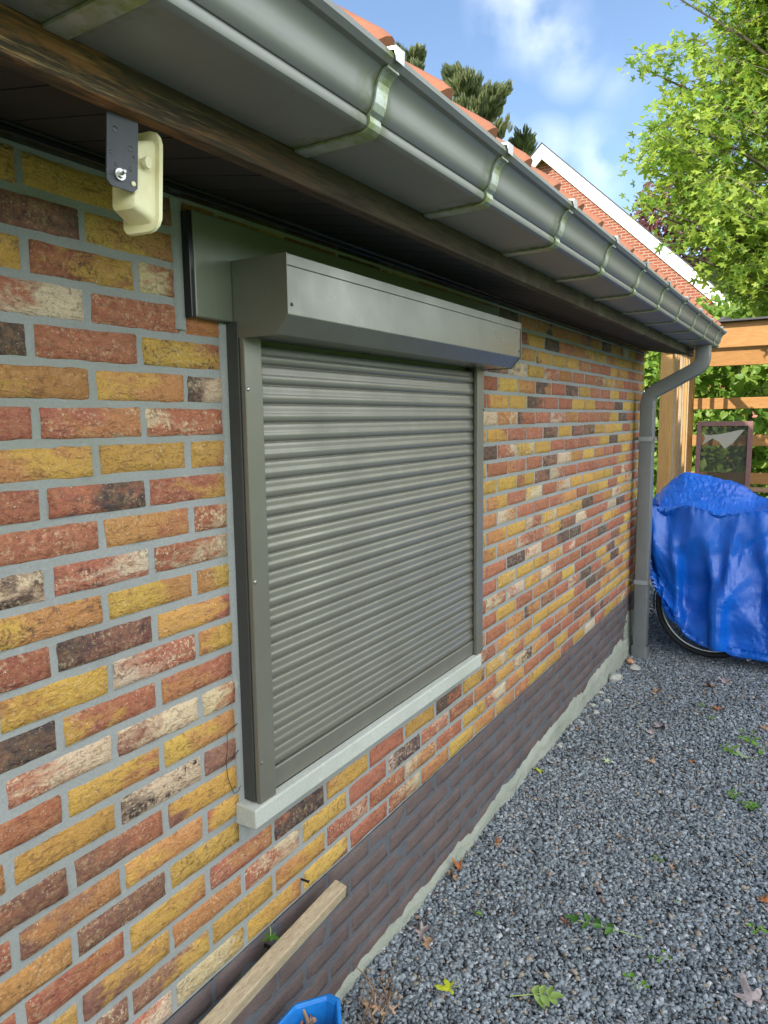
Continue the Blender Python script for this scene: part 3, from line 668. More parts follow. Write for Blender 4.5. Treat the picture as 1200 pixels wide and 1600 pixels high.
# straight length so that the lower bend ends on y_end
yb = y_end-c2r*(1-math.cos(R_(sl_a))); Ls = (yb-pend.y)/dirv.y
p2 = pend+dirv*Ls
cc = (y_end-c2r, p2.z-c2r*math.sin(R_(sl_a)))
path += [(PX, p2.y-.0, p2.z)] + arc(cc, c2r, sl_a, 0, 8)[1:]
V, F = square_sweep(path, .078); auto_smooth(mk('upper_bend', V, F, MPIPE, dp), 35)
zt2 = path[-1][2]
V, F = square_sweep([(PX, y_end, zt2+.01), (PX, y_end, zt2), (PX, y_end, .9), (PX, y_end, .055)], .081); auto_smooth(mk('pipe', V, F, MPIPE, dp), 35)
V, F = square_sweep([(PX, y_end, .075), (PX, y_end, .06), (PX-.002, y_end-.002, .02), (PX-.004, y_end-.004, -.02)], .104, .02); auto_smooth(mk('pipe_shoe', V, F, MPIPE, dp), 35)
for z in (1.38, .475):
    V, F = square_sweep([(PX, y_end, z), (PX, y_end, z+.028)], .092); auto_smooth(mk('pipe_clamp', V, F, MCLAMP, dp), 35)
    B().box((PX-.046, y_end-.068, z+.002), (PX-.036, y_end-.043, z+.026)).tube([(PX-.055, y_end-.057, z+.014), (PX-.02, y_end-.057, z+.014)], .004, 8).build('clamp_bolt', MSCR, dp, .001)
    box('clamp_bracket', (PX-.01, y_end+.0435, z+.006), (PX+.01, .0, z+.022), MPIPE, dp, .001)

# ---- tiled roof
TW = .197; pitch = math.atan2(RZ-2.075, RY+.415)
def tile_h(u):   # pantile section, u in tile widths
    u = u % 1
    if u < .50: return .048*(math.sin(math.pi/2*min(1, u/.38))**2.0 if u < .38 else math.cos(math.pi/2*(u-.38)/.12)**.7)
    return -.010*math.sin(math.pi*(u-.50)/.50)
xs_ = []
x = 1.002-.098-16*TW
seq = [0, .05, .11, .17, .23, .30, .36, .41, .45, .48, .50, .62, .75, .87]
while x < WEND+.05:
    xs_ += [x+s_*TW for s_ in seq]; x += TW
xs_ = np.array(xs_); hh = np.array([tile_h((q_-xs_[0])/TW) for q_ in xs_]); hx = xs_+.012
SLEN = (RY+.415)/math.cos(pitch); nc = 10; CL = SLEN/nc
V = []; F = []; nx_ = len(xs_)
def P2(s, h, side): # along-slope distance and height above it
    y = -.415+s*math.cos(pitch)-h*math.sin(pitch); z = 2.035+s*math.sin(pitch)+h*math.cos(pitch)
    return (y, z) if side == 0 else (2*RY-y, z)
for side in (0, 1):
    for c in range(nc):
        rows = [(c*CL, -.0), (c*CL, .016), (c*CL+.02, .018), ((c+1)*CL+.01, .002)]
        b0 = len(V)
        for ri, (s, h) in enumerate(rows):
            for xq, hq in zip(xs_, hh):
                y, z = P2(s, (hq if True else 0)+h-.0, side); V.append((xq, y, z))
        for r in range(len(rows)-1):
            for i in range(nx_-1):
                q_ = (b0+r*nx_+i, b0+r*nx_+i+1, b0+(r+1)*nx_+i+1, b0+(r+1)*nx_+i); F.append(q_ if side == 0 else q_[::-1])
rf = mk('tiled_roof', np.array(V), np.array(F), MTILE, shed); auto_smooth(rf, 45)
rb_ = B()
for side in (0, 1):
    a = P2(-.0+.03, -.012, side); b = P2(SLEN, -.012, side); a2 = P2(.03, -.06, side); b2 = P2(SLEN, -.06, side)
    rb_.prism_x([a, b, b2, a2], -2.1, WEND+.02)
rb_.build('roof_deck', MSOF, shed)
x = -2.1
rc = B()
while x < WEND:
    rc.tube([(x, RY, RZ+.01), (x+.20, RY, RZ+.015), (x+.36, RY, RZ+.03)], [.085, .09, .10], 14); x += .33
auto_smooth(rc.build('ridge_tiles', MTILE, shed), 50)

# ------------------------------------------------------------------ lamp under the eaves
lamp = empty('sensor_lamp', (.622, -.285, 1.895), 'cream plastic lamp hanging from the fascia on a perforated steel plate', 'lamp')
def loc(o, p): o.location = p; return o
pb = B(); W2, H2 = .0205, .084
outl = [(-W2, 0), (W2, 0), (W2, -H2+.006), (W2-.006, -H2), (-W2+.006, -H2), (-W2, -H2+.006)]
pb.add([(x, 0, z) for x, z in outl]+[(x, .0025, z) for x, z in outl], [tuple(range(6))[::-1], tuple(range(6, 12))]+[(i, (i+1) % 6, (i+1) % 6+6, i+6) for i in range(6)])
pl_ = pb.build('mounting_plate', MPLATE, lamp)
pl_.rotation_euler = (0, R_(4), R_(-8))
hb = B()
for (x, z, r) in ((-.010, -.018, .0035), (.010, -.034, .0032), (-.015, -.046, .0022), (-.008, -.058, .0022), (.011, -.058, .0022), (.015, -.042, .0016), (-.015, -.07, .0018)):
    hb.disc((x, -.0004, z), (0, -1, 0), r, .0003)
ho = hb.build('plate_hole', MBLK, pl_)
B().disc((.0145, -.0005, -.074), (0, -1, 0), .0032, .0012).build('plate_rivet', MCREAM, pl_)
B().tube([(-.004, 0, -.069), (-.004, -.003, -.069)], .007, 14).tube([(-.004, -.003, -.069), (-.004, -.006, -.069)], .0045, 6).tube([(-.004, -.006, -.069), (-.005, -.014, -.068)], .002, 8).build('fixing_bolt', MSCR, pl_)
# body: tapered box with a flared, bowed cover on the far side
def loft(rings, cap=True):
    n = len(rings[0]); V = [p for r in rings for p in r]
    F = [(i*n+j, i*n+(j+1) % n, (i+1)*n+(j+1) % n, (i+1)*n+j) for i in range(len(rings)-1) for j in range(n)]
    if cap: F += [tuple(range(n))[::-1], tuple(range((len(rings)-1)*n, len(rings)*n))]
    return V, F
def rrect(w, h, r, k=3):
    o = []
    for cx, cy, a0 in ((1, 1, 0), (-1, 1, 90), (-1, -1, 180), (1, -1, 270)):
        for t in range(k+1):
            an = R_(a0+90*t/k); o.append((cx*(w/2-r)+r*math.cos(an), cy*(h/2-r)+r*math.sin(an)))
    return o
# axis of the lamp runs along +x (cover faces away along the eaves), slightly turned
def ring(xo, w, h, r, zc=0, bow=0): return [(xo-bow*((b/(h/2))**2), a, b+zc) for a, b in rrect(w, h, r)]
V, F = loft([ring(-.014, .030, .060, .004, -.002), ring(-.012, .036, .066, .006, -.002), ring(.010, .044, .080, .007), ring(.020, .048, .088, .009)])
lb = mk('lamp_body', V, F, MCREAM, lamp); auto_smooth(lb, 35); lb.location = (.026, .022, -.060); lb.scale = (1.05, 1.0, 1.22); lb.rotation_euler = (0, R_(5), R_(8))
V, F = loft([ring(.0195, .052, .094, .010, 0, .004), ring(.0205, .058, .102, .013, 0, .006), ring(.0265, .060, .104, .014, 0, .008), ring(.033, .050, .094, .014, 0, .010)])
lc = mk('lamp_cover', V, F, MCREAM, lamp); auto_smooth(lc, 35); lc.location = lb.location; lc.scale = lb.scale; lc.rotation_euler = lb.rotation_euler
B().tube([(-.002, -.024, .012), (-.002, -.030, .012)], .006, 10).build('cable_gland', MCREAM, lb, smooth=False)

# ------------------------------------------------------------------ timber offcut, hooks and planter by the wall
oc = empty('timber_offcut', (.86, -.055, .352), 'sawn timber batten lying along the dark plinth below the window', 'batten')
a = Vector((0, 0, 0)); Lb = .485
ob = B().box((-.30, -.023, -.018), (Lb, .012, .016)).build('batten', MOFF, oc, .003)
oc.rotation_euler = (R_(12), R_(-4.2), R_(-.5))
hk = B().tube([(1.270, .0, .430), (1.270, -.022, .431), (1.270, -.023, .431)], [.0028, .0028, .0045], 8).build('nail', MDSCR)
tag(hk, 'rusty nail sticking out of the wall just above the far end of the batten', 'nail')
hk2 = B().tube([(1.13, .0, .352), (1.13, -.072, .352), (1.13, -.075, .362)], .004, 8).build('wall_hook', MDSCR)
tag(hk2, 'dark iron hook in the plinth carrying the timber batten', 'hook')
def planter():
    p = empty('blue_planter', (1.115, -.125, 0), 'bright blue plastic planter of dead leaves on the gravel by the plinth', 'planter')
    n = 8; rings = []
    def rg_(r, z, sx=1.45, sy=.86): return [(r*sx*(abs(math.cos(R_(22.5+45*i)))**1.0)*(1 if math.cos(R_(22.5+45*i)) > 0 else -1), r*sy*math.sin(R_(22.5+45*i))*(.55 if i in (0, 7) else 1), z) for i in range(n)]
    outer = [rg_(.052, .0), rg_(.062, .10), rg_(.072, .175), rg_(.078, .198), rg_(.083, .202), rg_(.083, .208), rg_(.074, .210), rg_(.070, .202), rg_(.064, .16), rg_(.056, .10)]
    V, F = loft(outer, cap=False); F.append(tuple(range((len(outer)-1)*n, len(outer)*n))); F.append(tuple(range(n))[::-1])
    o = mk('planter_tub', V, F, MBLUEP, p); md = o.modifiers.new('b', 'BEVEL'); md.width = .002; md.segments = 2; md.limit_method = 'ANGLE'; md.angle_limit = R_(30)
    so2 = mk('soil', *loft([rg_(.060, .135), rg_(.058, .15)]), MDRY[0], p)
    return p
planter()

# ------------------------------------------------------------------ loose leaves, weeds and twigs
def mapleleaf(size, lobes=5, curl=.15, rr=random, teeth=True):
    """outline of a palmate leaf, midrib raised, as a fan"""
    pts = []
    for k in range(lobes):
        a = R_(-118+236*k/(lobes-1)); ln = (.62, .9, 1.0, .9, .62)[k] if lobes == 5 else 1
        pts.append((a-R_(18), .60*ln*rr.uniform(.92, 1.08))); pts.append((a-R_(11), .84*ln)); pts.append((a, ln*rr.uniform(.95, 1.06))); pts.append((a+R_(11), .84*ln)); pts.append((a+R_(18), .60*ln))
        if k < lobes-1: pts.append((a+R_(29.5), .40))
    V = [(0, 0, 0)]
    for an, r in pts:
        x, y = math.sin(an)*r*size, math.cos(an)*r*size
        V.append((x, y, curl*size*(r**2)*(.6+.5*math.sin(an*3+1))-abs(x)*.15))
    n = len(pts); F = [(0, i, i+1) for i in range(1, n)]; return V, F
def drop_leaf(x, y, size, mat, label, rz=None, cl=.5, group='fallen leaves on the gravel', z=None, ov=False):
    rr = random.Random(int(x*1000+y*77))
    if ov: V, F = ovalleaf(size, cl)
    else: V, F = mapleleaf(size, 5, cl*rr.uniform(.6, 1.2), rr)
    z = float(gz(x, y))+.013 if z is None else z
    o = empty('fallen_leaf', (x, y, z), label, 'leaf', group); o.rotation_euler = (rr.uniform(-.25, .25), rr.uniform(-.25, .25), rr.uniform(0, 6.28) if rz is None else rz)
    mk('leaf_blade', V, F, mat, o, smooth=True)
    B().tube([(0, 0, 0), (0, -size*.5, .002), (size*.1, -size*.9, .003)], .0009, 5).build('leaf_stalk', MDRY[0] if mat not in MDRY[3:] else MSTEMG, o)
    return o
def ovalleaf(size, curl=.2):
    V = []; F = []
    for i in range(7):
        t = i/6; w = .30*size*math.sin(math.pi*min(1, t*1.0+.02))**.8*(1-.3*t); z = curl*size*(t-.5)**2
        V += [(-w, t*size, z+w*.5), (0, t*size, z), (w, t*size, z+w*.5)]
    for i in range(6):
        a = i*3; F += [(a, a+1, a+4, a+3), (a+1, a+2, a+5, a+4)]
    return V, F
D = MDRY
drop_leaf(3.962, -.630, .042, D[1], 'rust orange dry leaf in front of the left bicycle wheel')
drop_leaf(3.578, -.419, .060, D[2], 'largest curled pinkish grey leaf, lying in the middle of the far gravel', cl=.9)
drop_leaf(3.49, -.392, .040, D[2], 'small grey crumpled leaf touching the big curled pinkish leaf', cl=.9)
drop_leaf(3.083, -.287, .026, D[5], 'small pale crumpled leaf between the yellow leaf and the big curled leaf')
drop_leaf(3.17, -.451, .028, D[0], 'small pinkish brown leaf just nearer than the big curled leaf')
drop_leaf(2.852, -.050, .032, D[3], 'bright yellow green maple leaf lying against the cement footing')
drop_leaf(1.585, -.245, .038, D[3], 'yellow green maple leaf with long stalk near the blue planter', rz=.4)
drop_leaf(1.965, -.945, .055, D[2], 'large lilac grey leaf at the lower right corner of the yard', cl=.5)
drop_leaf(3.419, -.813, .055, D[5], 'pale green limp leaf beside the weeds at the right edge')
drop_leaf(2.072, -.045, .032, D[1], 'rusty curled leaf against the footing, farther of the pair', cl=1.1)
drop_leaf(2.009, -.045, .034, D[0], 'tan curled leaf against the footing, nearer of the pair', cl=1.2)
drop_leaf(1.735, -.075, .036, D[2], 'grey brown crumpled leaf against the footing in the foreground', cl=1.2)
drop_leaf(1.70, -.11, .030, D[0], 'dark tan crumpled leaf beside the grey one in the foreground', cl=1.2)
drop_leaf(2.520, -.482, .030, D[0], 'narrow tan leaf alone in the middle of the gravel', ov=True)
drop_leaf(2.413, -.947, .028, D[1], 'reddish brown leaf near the right edge, nearer than the clover patch')
drop_leaf(4.05, -.30, .045, D[0], 'pale tan leaf between the downpipe and the orange leaf', cl=.9)
drop_leaf(4.30, -.55, .05, D[0], 'beige torn leaf just in front of the left wheel', cl=.9)
drop_leaf(4.42, -.60, .05, D[2], 'greyish leaf scrap under the front of the left wheel', cl=.9)
drop_leaf(3.80, -.86, .04, D[0], 'brown leaf at the right edge beyond the pale green leaf', cl=.9)
drop_leaf(1.12, -.030, .026, D[4], 'green leaf resting on the timber batten', z=.392, rz=2.2)
# small brown scraps (many)
rr = random.Random(3); base = None
for k in range(34):
    x = rr.uniform(1.35, 4.6); y = -rr.uniform(.04, 1.0)
    if base is None or k % 6 == 0:
        V, F = mapleleaf(.012+.004*rr.random(), 5, 1.2, rr); base = mk('leaf_scrap', V, F, D[k//6 % 3], smooth=True); o = base
    else: o = base.copy(); COL.objects.link(o)
    s_ = rr.uniform(.5, 1.2); o.location = (x, y, float(gz(x, y))+.013); o.scale = (s_, s_, s_); o.rotation_euler = (rr.uniform(-.6, .6), rr.uniform(-.6, .6), rr.uniform(0, 6.3))
    tag(o, 'tiny brown scrap of dead leaf on the gravel', 'leaf scrap', 'tiny brown leaf scraps scattered over the gravel')
# leafy sprig (fallen ash/walnut leaf)
def sprig(name, loc_, rz, L_, n, size, label, mat=MWEED, pale=False):
    o = empty(name, loc_, label, 'sprig', None, rz); B().tube([(-.05, 0, .002), (L_*.5, .004, .008), (L_, 0, .004)], .0013, 6).build('stem', MSTEMG, o)
    for i in range(n):
        t = .25+.75*i/max(1, n-1)
        for s in (-1, 1):
            V, F = ovalleaf(size*(1-.25*t), .25); lf = mk('leaflet', V, F, mat, o, smooth=True); attr(lf, 'rv', np.full(len(V), random.random()))
            lf.location = (L_*t, 0, .006); lf.rotation_euler = (random.uniform(-.3, .3), random.uniform(-.3, .3), R_(-90+s*random.uniform(48, 70)))
    V, F = ovalleaf(size, .25); lf = mk('leaflet', V, F, mat, o, smooth=True); attr(lf, 'rv', np.full(len(V), .3)); lf.location = (L_, 0, .005); lf.rotation_euler = (0, 0, R_(-90)); return o
MSPG = leafmat('dark_green_leaflet', (.04, .13, .02), (.08, .20, .03), .2)
sprig('green_sprig', (2.03, -.60, .014), R_(98), .135, 4, .040, 'dark green leafy sprig lying on the gravel in the foreground', MSPG)
sprig('green_sprig', (1.66, -.44, .014), R_(-62), .05, 3, .045, 'pale green limp sprig lying at the bottom edge of the picture', leafmat('pale_leaflet', (.22, .34, .08), (.30, .42, .12), .2))
def weed(x, y, n, size, label, group='weeds sprouting in the gravel', mat=MWEED):
    o = empty('weed', (x, y, float(gz(x, y))+.006), label, 'weed', group); rr = random.Random(int(x*991-y*131))
    st = B(); V = []; F = []
    for i in range(n):
        a = rr.uniform(0, 6.28); r = size*rr.uniform(.3, 1.1); h = size*rr.uniform(.3, .9)
        tip = (r*math.cos(a), r*math.sin(a), h); st.tube([(0, 0, 0), (tip[0]*.4, tip[1]*.4, h*.8), tip], .0007, 4)
        lv, lf = ovalleaf(size*rr.uniform(.45, .8), .3); Mx = Matrix.Translation(tip) @ Matrix.Rotation(a-math.pi/2+rr.uniform(-.5, .5), 4, 'Z') @ Matrix.Rotation(rr.uniform(-.4, .5), 4, 'X')
        k = len(V); V += [tuple(Mx @ Vector((p[0]*1.5, p[1], p[2]))) for p in lv]; F += [tuple(q_+k for q_ in f) for f in lf]
    l = mk('foliage', V, F, mat, o, smooth=True); attr(l, 'rv', np.repeat(np.random.default_rng(n).uniform(0, 1, n), 21)[:len(V)]); st.build('stem', MSTEMG, o)
    return o
weed(2.449, -.61, 4, .022, 'two leaved seedling above the dark green sprig')
weed(1.996, -.713, 4, .022, 'small seedling nearer than the dark green sprig, to its right')
weed(1.858, -.672, 5, .026, 'small seedling close to the bottom edge right of the pale sprig')
weed(2.27, -.70, 3, .012, 'tiny seedling right of the dark green sprig')
weed(3.447, -.738, 14, .030, 'low weed tuft left of the pale green limp leaf')
weed(3.62, -.80, 12, .034, 'low weed tuft beyond the pale green limp leaf')
weed(3.52, -.86, 8, .045, 'taller broad leaved weed at the right edge')
weed(2.984, -.853, 16, .026, 'clover patch at the right edge in the middle distance')
weed(3.04, -.79, 12, .022, 'smaller clover patch left of the right edge clover')
weed(3.95, -.55, 9, .020, 'small green tuft beside the rust orange leaf')
weed(3.80, -.62, 7, .018, 'tiny green tuft nearer than the rust orange leaf')
weed(4.45, -.86, 12, .030, 'weed tuft in front of the right bicycle wheel')
weed(1.90, -.20, 8, .014, 'faint little weed near the footing in the foreground')
weed(2.25, -.93, 9, .022, 'weed tuft at the right edge near the lilac grey leaf')
tw = empty('dead_twigs', (1.40, -.13, .02), 'bundle of dead twigs and dry leaves next to the blue planter', 'twigs')
b_ = B(); rr = random.Random(12)
for k in range(13):
    a = rr.uniform(0, 6.28); r = rr.uniform(.02, .06); p0 = (r*math.cos(a)*.9, r*math.sin(a)*.8, rr.uniform(-.01, .02)); p1 = (p0[0]+rr.uniform(-.05, .05), p0[1]+rr.uniform(-.05, .05), rr.uniform(.03, .11)); b_.tube([p0, ((p0[0]+p1[0])/2+.008, (p0[1]+p1[1])/2, (p0[2]+p1[2])/2), p1], [.0028, .0022, .0012], 5)
b_.build('twig', wood('twig', (.30, .19, .11), (.20, .13, .08), sc=(10, 10, 10)), tw)
for k in range(9):
    V, F = mapleleaf(.017, 5, 1.3, rr); l = mk('dry_leaf', V, F, D[(k % 2)*2], tw, smooth=True); l.location = (rr.uniform(-.05, .05), rr.uniform(-.05, .05), rr.uniform(.0, .06)); l.rotation_euler = (rr.uniform(-1, 1), rr.uniform(-1, 1), rr.uniform(0, 6))
pls = empty('planter_leaves', (1.115, -.125, .15), 'dry brown leaves heaped inside the blue planter', 'leaves')
for k in range(12):
    V, F = mapleleaf(.026, 5, 1.3, rr); l = mk('dry_leaf', V, F, D[k % 3], pls, smooth=True); l.location = (rr.uniform(-.038, .038), rr.uniform(-.038, .038), rr.uniform(.006, .03)); l.rotation_euler = (rr.uniform(-1, 1), rr.uniform(-1, 1), rr.uniform(0, 6))
# pale stones / cement crumbs near the downpipe foot
def lump(name, loc_, s, mat, label, cat='stone', group=None, seed=1):
    bm = bmesh.new(); bmesh.ops.create_icosphere(bm, subdivisions=3, radius=1); rg = random.Random(seed); ph = [rg.uniform(0, 6) for _ in range(6)]
    for v_ in bm.verts:
        c = v_.co; f = 1+.18*math.sin(4*c.x+ph[0])*math.sin(3.3*c.y+ph[1])+.12*math.sin(9*c.z+ph[2]+4*c.x)+.06*math.sin(17*c.y+ph[3]+7*c.x); v_.co = Vector((c.x*s[0]*f, c.y*s[1]*f, max(c.z, -.5)*s[2]*f))
    me = bpy.data.meshes.new(name); bm.to_mesh(me); bm.free(); me.materials.append(mat); o = bpy.data.objects.new(name, me); COL.objects.link(o); o.location = loc_; o.rotation_euler.z = rg.uniform(0, 6); me.polygons.foreach_set('use_smooth', [True]*len(me.polygons)); return tag(o, label, cat, group)
MPST = mortar_mat('pale_rubble', (.50, .50, .46), (.36, .37, .35), 3)
lump('cement_lump', (4.17, -.055, .012), (.055, .040, .028), MPST, 'big pale lump of cement by the footing short of the downpipe', 'rubble', None, 3)
lump('cement_lump', (4.42, -.11, .008), (.045, .035, .014), MPST, 'flat grey piece of cement just in front of the downpipe foot', 'rubble', None, 5)
lump('brick_fragment', (4.52, -.06, .010), (.040, .025, .014), dleaf('broken_tile', (.55, .30, .18)), 'pinkish orange brick fragment between the wall and the downpipe foot', 'rubble', None, 7)
for k, (x, y) in enumerate([(3.9, -.04), (3.7, -.05), (3.45, -.06), (3.3, -.035), (3.62, -.09), (3.15, -.05), (3.0, -.07), (3.8, -.1)]):
    lump('mortar_crumb', (x, y, .010), (.022, .018, .010), MPST, 'small flat crumb of mortar along the foot of the wall', 'rubble', 'mortar crumbs along the footing', 20+k)

# ------------------------------------------------------------------ bicycles under the tarpaulin
def ringmesh(R, r, seg=48, rs=10, sq=1.0):
    V = []; F = []
    for i in range(seg):
        a = 2*math.pi*i/seg
        for j in range(rs):
            b = 2*math.pi*j/rs; rr_ = R+r*math.cos(b); V.append((r*sq*math.sin(b), rr_*math.cos(a), rr_*math.sin(a)))
    for i in range(seg):
        for j in range(rs): F.append((i*rs+j, ((i+1) % seg)*rs+j, ((i+1) % seg)*rs+(j+1) % rs, i*rs+(j+1) % rs))
    return V, F
def bicycle(x, y, rz, label):
    """front wheel hub at (x,y); frame runs towards -y"""
    bk = empty('bicycle', (x, y, 0), label, 'bicycle', 'bicycles under the blue tarpaulin', rz)
    for wy, nm in ((0, 'front_wheel'), (-1.05, 'rear_wheel')):
        w = empty(nm, (0, wy, .335)); w.parent = bk
        mk('tyre', *ringmesh(.318, .0185), MRUB, w, smooth=True)
        mk('rim', *ringmesh(.295, .0095, 48, 8, 1.1), MRIM, w, smooth=True)
        sp = B()
        for i in range(28):
            a = 2*math.pi*i/28; a2 = a+.55*(1 if i % 2 else -1); sp.tube([(.022*(1 if i % 4 < 2 else -1), .022*math.cos(a2), .022*math.sin(a2)), (0, .288*math.cos(a), .288*math.sin(a))], .0011, 4, False)
        sp.build('spokes', MRIM, w); B().tube([(-.045, 0, 0), (.045, 0, 0)], .018, 12).build('hub', MRIM, w)
    fr = B().tube([(0, -.20, .86), (0, -.155, .72)], .019, 10).tube([(0, -.16, .74), (0, -.62, .34)], .017, 10).tube([(0, -.19, .82), (0, -.72, .80)], .015, 10).tube([(0, -.62, .33), (0, -.76, .88)], .016, 10)
    for s in (-1, 1): fr.tube([(s*.01, -.73, .78), (s*.05, -1.05, .335)], .008, 8).tube([(s*.01, -.62, .33), (s*.05, -1.05, .335)], .008, 8)
    fr.build('frame', MBIKE, bk, smooth=True)
    fk = B()
    for s in (-1, 1): fk.tube([(s*.045, -.155, .72), (s*.05, -.07, .5), (s*.05, 0, .335)], [.013, .012, .009], 8)
    fk.tube([(-.05, -.155, .72), (.05, -.155, .72)], .014, 8).tube([(0, -.16, .70), (0, -.23, .90)], .013, 8).build('fork', MBIKE, bk, smooth=True)
    B().tube([(.01, -.34, .83), (.0, -.28, .85), (0, -.23, .88), (.14, -.24, .86), (.15, -.34, .84)], .012, 8).build('handlebar', MRIM, bk, smooth=True)
    V, F = loft([[(a*.4, -.90+0*b, .83+b*.3) for a, b in rrect(.2, .1, .04)], [(a, -.82, .84+b*.5) for a, b in rrect(.16, .08, .03)], [(a*.35, -.64, .835+b*.5) for a, b in rrect(.16, .06, .02)]]); mk('saddle', V, F, MRUB, bk, smooth=True)
    B().tube([(-.06, -.62, .33), (.06, -.62, .33)], .02, 10).box((.06, -.63, .17), (.075, -.61, .33)).box((-.075, -.63, .33), (-.06, -.61, .49)).box((.075, -.66, .155), (.15, -.58, .175)).box((-.15, -.66, .485), (-.075, -.58, .505)).build('crankset', MRIM, bk)
    gd = B(); V = []; F = []; n = 22
    for i in range(n+1):
        a = R_(-10+190*i/n) if True else 0
        for s, dr in ((-.026, -.006), (0, 0), (.026, -.006)): V.append((s, (.352+dr)*math.cos(a), .335+(.352+dr)*math.sin(a)))
    for i in range(n):
        F += [(i*3, i*3+1, i*3+4, i*3+3), (i*3+1, i*3+2, i*3+5, i*3+4)]
    o = mk('mudguard', V, F, MBIKE, bk, smooth=True); md = o.modifiers.new('s', 'SOLIDIFY'); md.thickness = .0015
    return bk
bicycle(4.87, -.475, R_(2), 'black bicycle with its front wheel showing under the left of the tarpaulin')
bicycle(4.98, -.79, R_(-2), 'black bicycle whose wheel shows farther right under the tarpaulin hem')

def tarpaulin():
    """draped sheet relaxed as a cloth with a little spare length so that it buckles into folds"""
    NU, NV = 230, 200
    rg = np.random.default_rng(17)
    # target: for each u (along -y) the front hem, front edge of the top, bulge behind, back
    yk = np.linspace(-.035, -2.35, NU)
    def itp(y, pts): xs2 = [p[0] for p in pts][::-1]; zs2 = [p[1] for p in pts][::-1]; return np.interp(y, xs2, zs2)
    edge_z = itp(yk, [(-.035, .985), (-.15, .995), (-.35, .985), (-.60, .965), (-.75, .96), (-1.1, .93), (-1.5, .97), (-2.0, .90), (-2.35, .80)])
    hem_z = itp(yk, [(-.035, .72), (-.10, .46), (-.20, .30), (-.30, .21), (-.45, .15), (-.60, .14), (-.80, .125), (-1.5, .11), (-2.35, .08)])
    hem_x = itp(yk, [(-.035, 4.86), (-.2, 4.74), (-.5, 4.69), (-1.0, 4.68), (-2.35, 4.72)])
    edge_x = itp(yk, [(-.035, 4.84), (-.5, 4.80), (-.8, 4.86), (-1.3, 4.90), (-2.35, 4.9)])
    bul_z = itp(yk, [(-.035, 1.00), (-.12, 1.12), (-.22, 1.17), (-.36, 1.165), (-.50, 1.12), (-.66, 1.03), (-.85, .99), (-1.2, 1.0), (-1.6, 1.06), (-2.0, .95), (-2.35, .80)])
    T = np.zeros((NU, NV, 3)); s = np.linspace(0, 1, NV)
    for i, y in enumerate(yk):
        P_ = np.array([(hem_x[i], hem_z[i]), (hem_x[i]*.45+edge_x[i]*.55-.004, hem_z[i]*.45+edge_z[i]*.55), (edge_x[i], edge_z[i]), (edge_x[i]+.22, edge_z[i]-.02), (5.38, bul_z[i]), (5.60, bul_z[i]-.06), (5.72, .62), (5.76, .25)])
        d = np.r_[0, np.cumsum(np.hypot(*np.diff(P_, axis=0).T))]; t = s*d[-1]
        T[i, :, 0] = np.interp(t, d, P_[:, 0]); T[i, :, 2] = np.interp(t, d, P_[:, 1]); T[i, :, 1] = y
    # the left side is gathered a little towards the wheel lower down
    fr = np.clip((edge_z[:, None]-T[:, :, 2]), 0, 1); lf_ = np.clip((-T[:, :, 1]+.035)/.5, 0, 1)
    T[:, :, 1] -= (1-lf_)*.13*fr*(T[:, :, 0] < 4.95)
    P_ = T.copy(); P_ += rg.normal(0, .004, P_.shape)
    # long folds running down the front
    yy = T[:, :, 1]; zz = T[:, :, 2]; frnt = (T[:, :, 0] < 4.93)
    def fold(y0, slope, w, a, z0=1., z1=0.): c = (yy-(y0+slope*(1-zz)))/w; return a*np.exp(-c*c)*np.clip((z0-zz)/.25, 0, 1)*np.clip((zz-z1)/.15, 0, 1)
    f_ = fold(-.13, -.06, .028, .030)+fold(-.235, -.10, .03, .042, .95)+fold(-.33, .02, .022, -.028, .80, .3)+fold(-.42, -.18, .04, .050, .9)+fold(-.60, .10, .032, .038, .95)+fold(-.72, -.22, .045, .045)+fold(-.95, -.1, .05, .045)+fold(-1.2, .1, .06, .05)+fold(-1.5, -.1, .06, .05)+fold(-1.9, .1, .06, .05)
    P_[:, :, 0] -= f_*frnt*.5
    # hollow where the sheet sags inwards over the wheel
    hol = np.exp(-((yy+.37)/.13)**2-((zz-.50)/.20)**2)*.085; P_[:, :, 0] += hol*frnt
    T2 = P_.copy()
    slack = 1.05
    def rest(a, b, k): return np.linalg.norm(a-b, axis=-1)*k
    cons = []
    for (di, dj, k) in ((1, 0, slack), (0, 1, 1.02), (1, 1, 1.01), (2, 0, 1.0), (0, 2, 1.0)):
        a = (slice(0, NU-di), slice(0, NV-dj)); b = (slice(di, NU), slice(dj, NV)); cons.append((a, b, rest(T[a], T[b], k), .5 if di+dj == 1 else .22))
    a = (slice(0, NU-1), slice(1, NV)); b = (slice(1, NU), slice(0, NV-1)); cons.append((a, b, rest(T[a], T[b], 1.01), .3))
    vel = np.zeros_like(P_)
    pin = np.zeros((NU, NV)); ei = np.argmin(np.abs(T[:, :, 2]-edge_z[:, None])+(T[:, :, 0] > 4.95)*9, axis=1)
    for i in range(NU):
        pin[i, ei[i]] = .25
    pin[:, -1] = .3; pin[0, :] = np.maximum(pin[0, :], .05)
    pin[:, 0] = np.maximum(pin[:, 0], .3)
    soft = np.where(T[:, :, 0] > 4.95, .02, .006); pin = np.maximum(pin, soft)[..., None]
    for it in range(110):
        vel *= .93; vel[..., 2] -= .0006
        N0 = P_.copy(); P_ = P_+vel
        for a, b, r0, st in cons:
            d = P_[b]-P_[a]; l = np.linalg.norm(d, axis=-1)+1e-9; c = (st*.5*(l-r0)/l)[..., None]*d; P_[a] = P_[a]+c; P_[b] = P_[b]-c
        P_ += (T2-P_)*pin
        P_[..., 2] = np.maximum(P_[..., 2], .02)
        vel = P_-N0
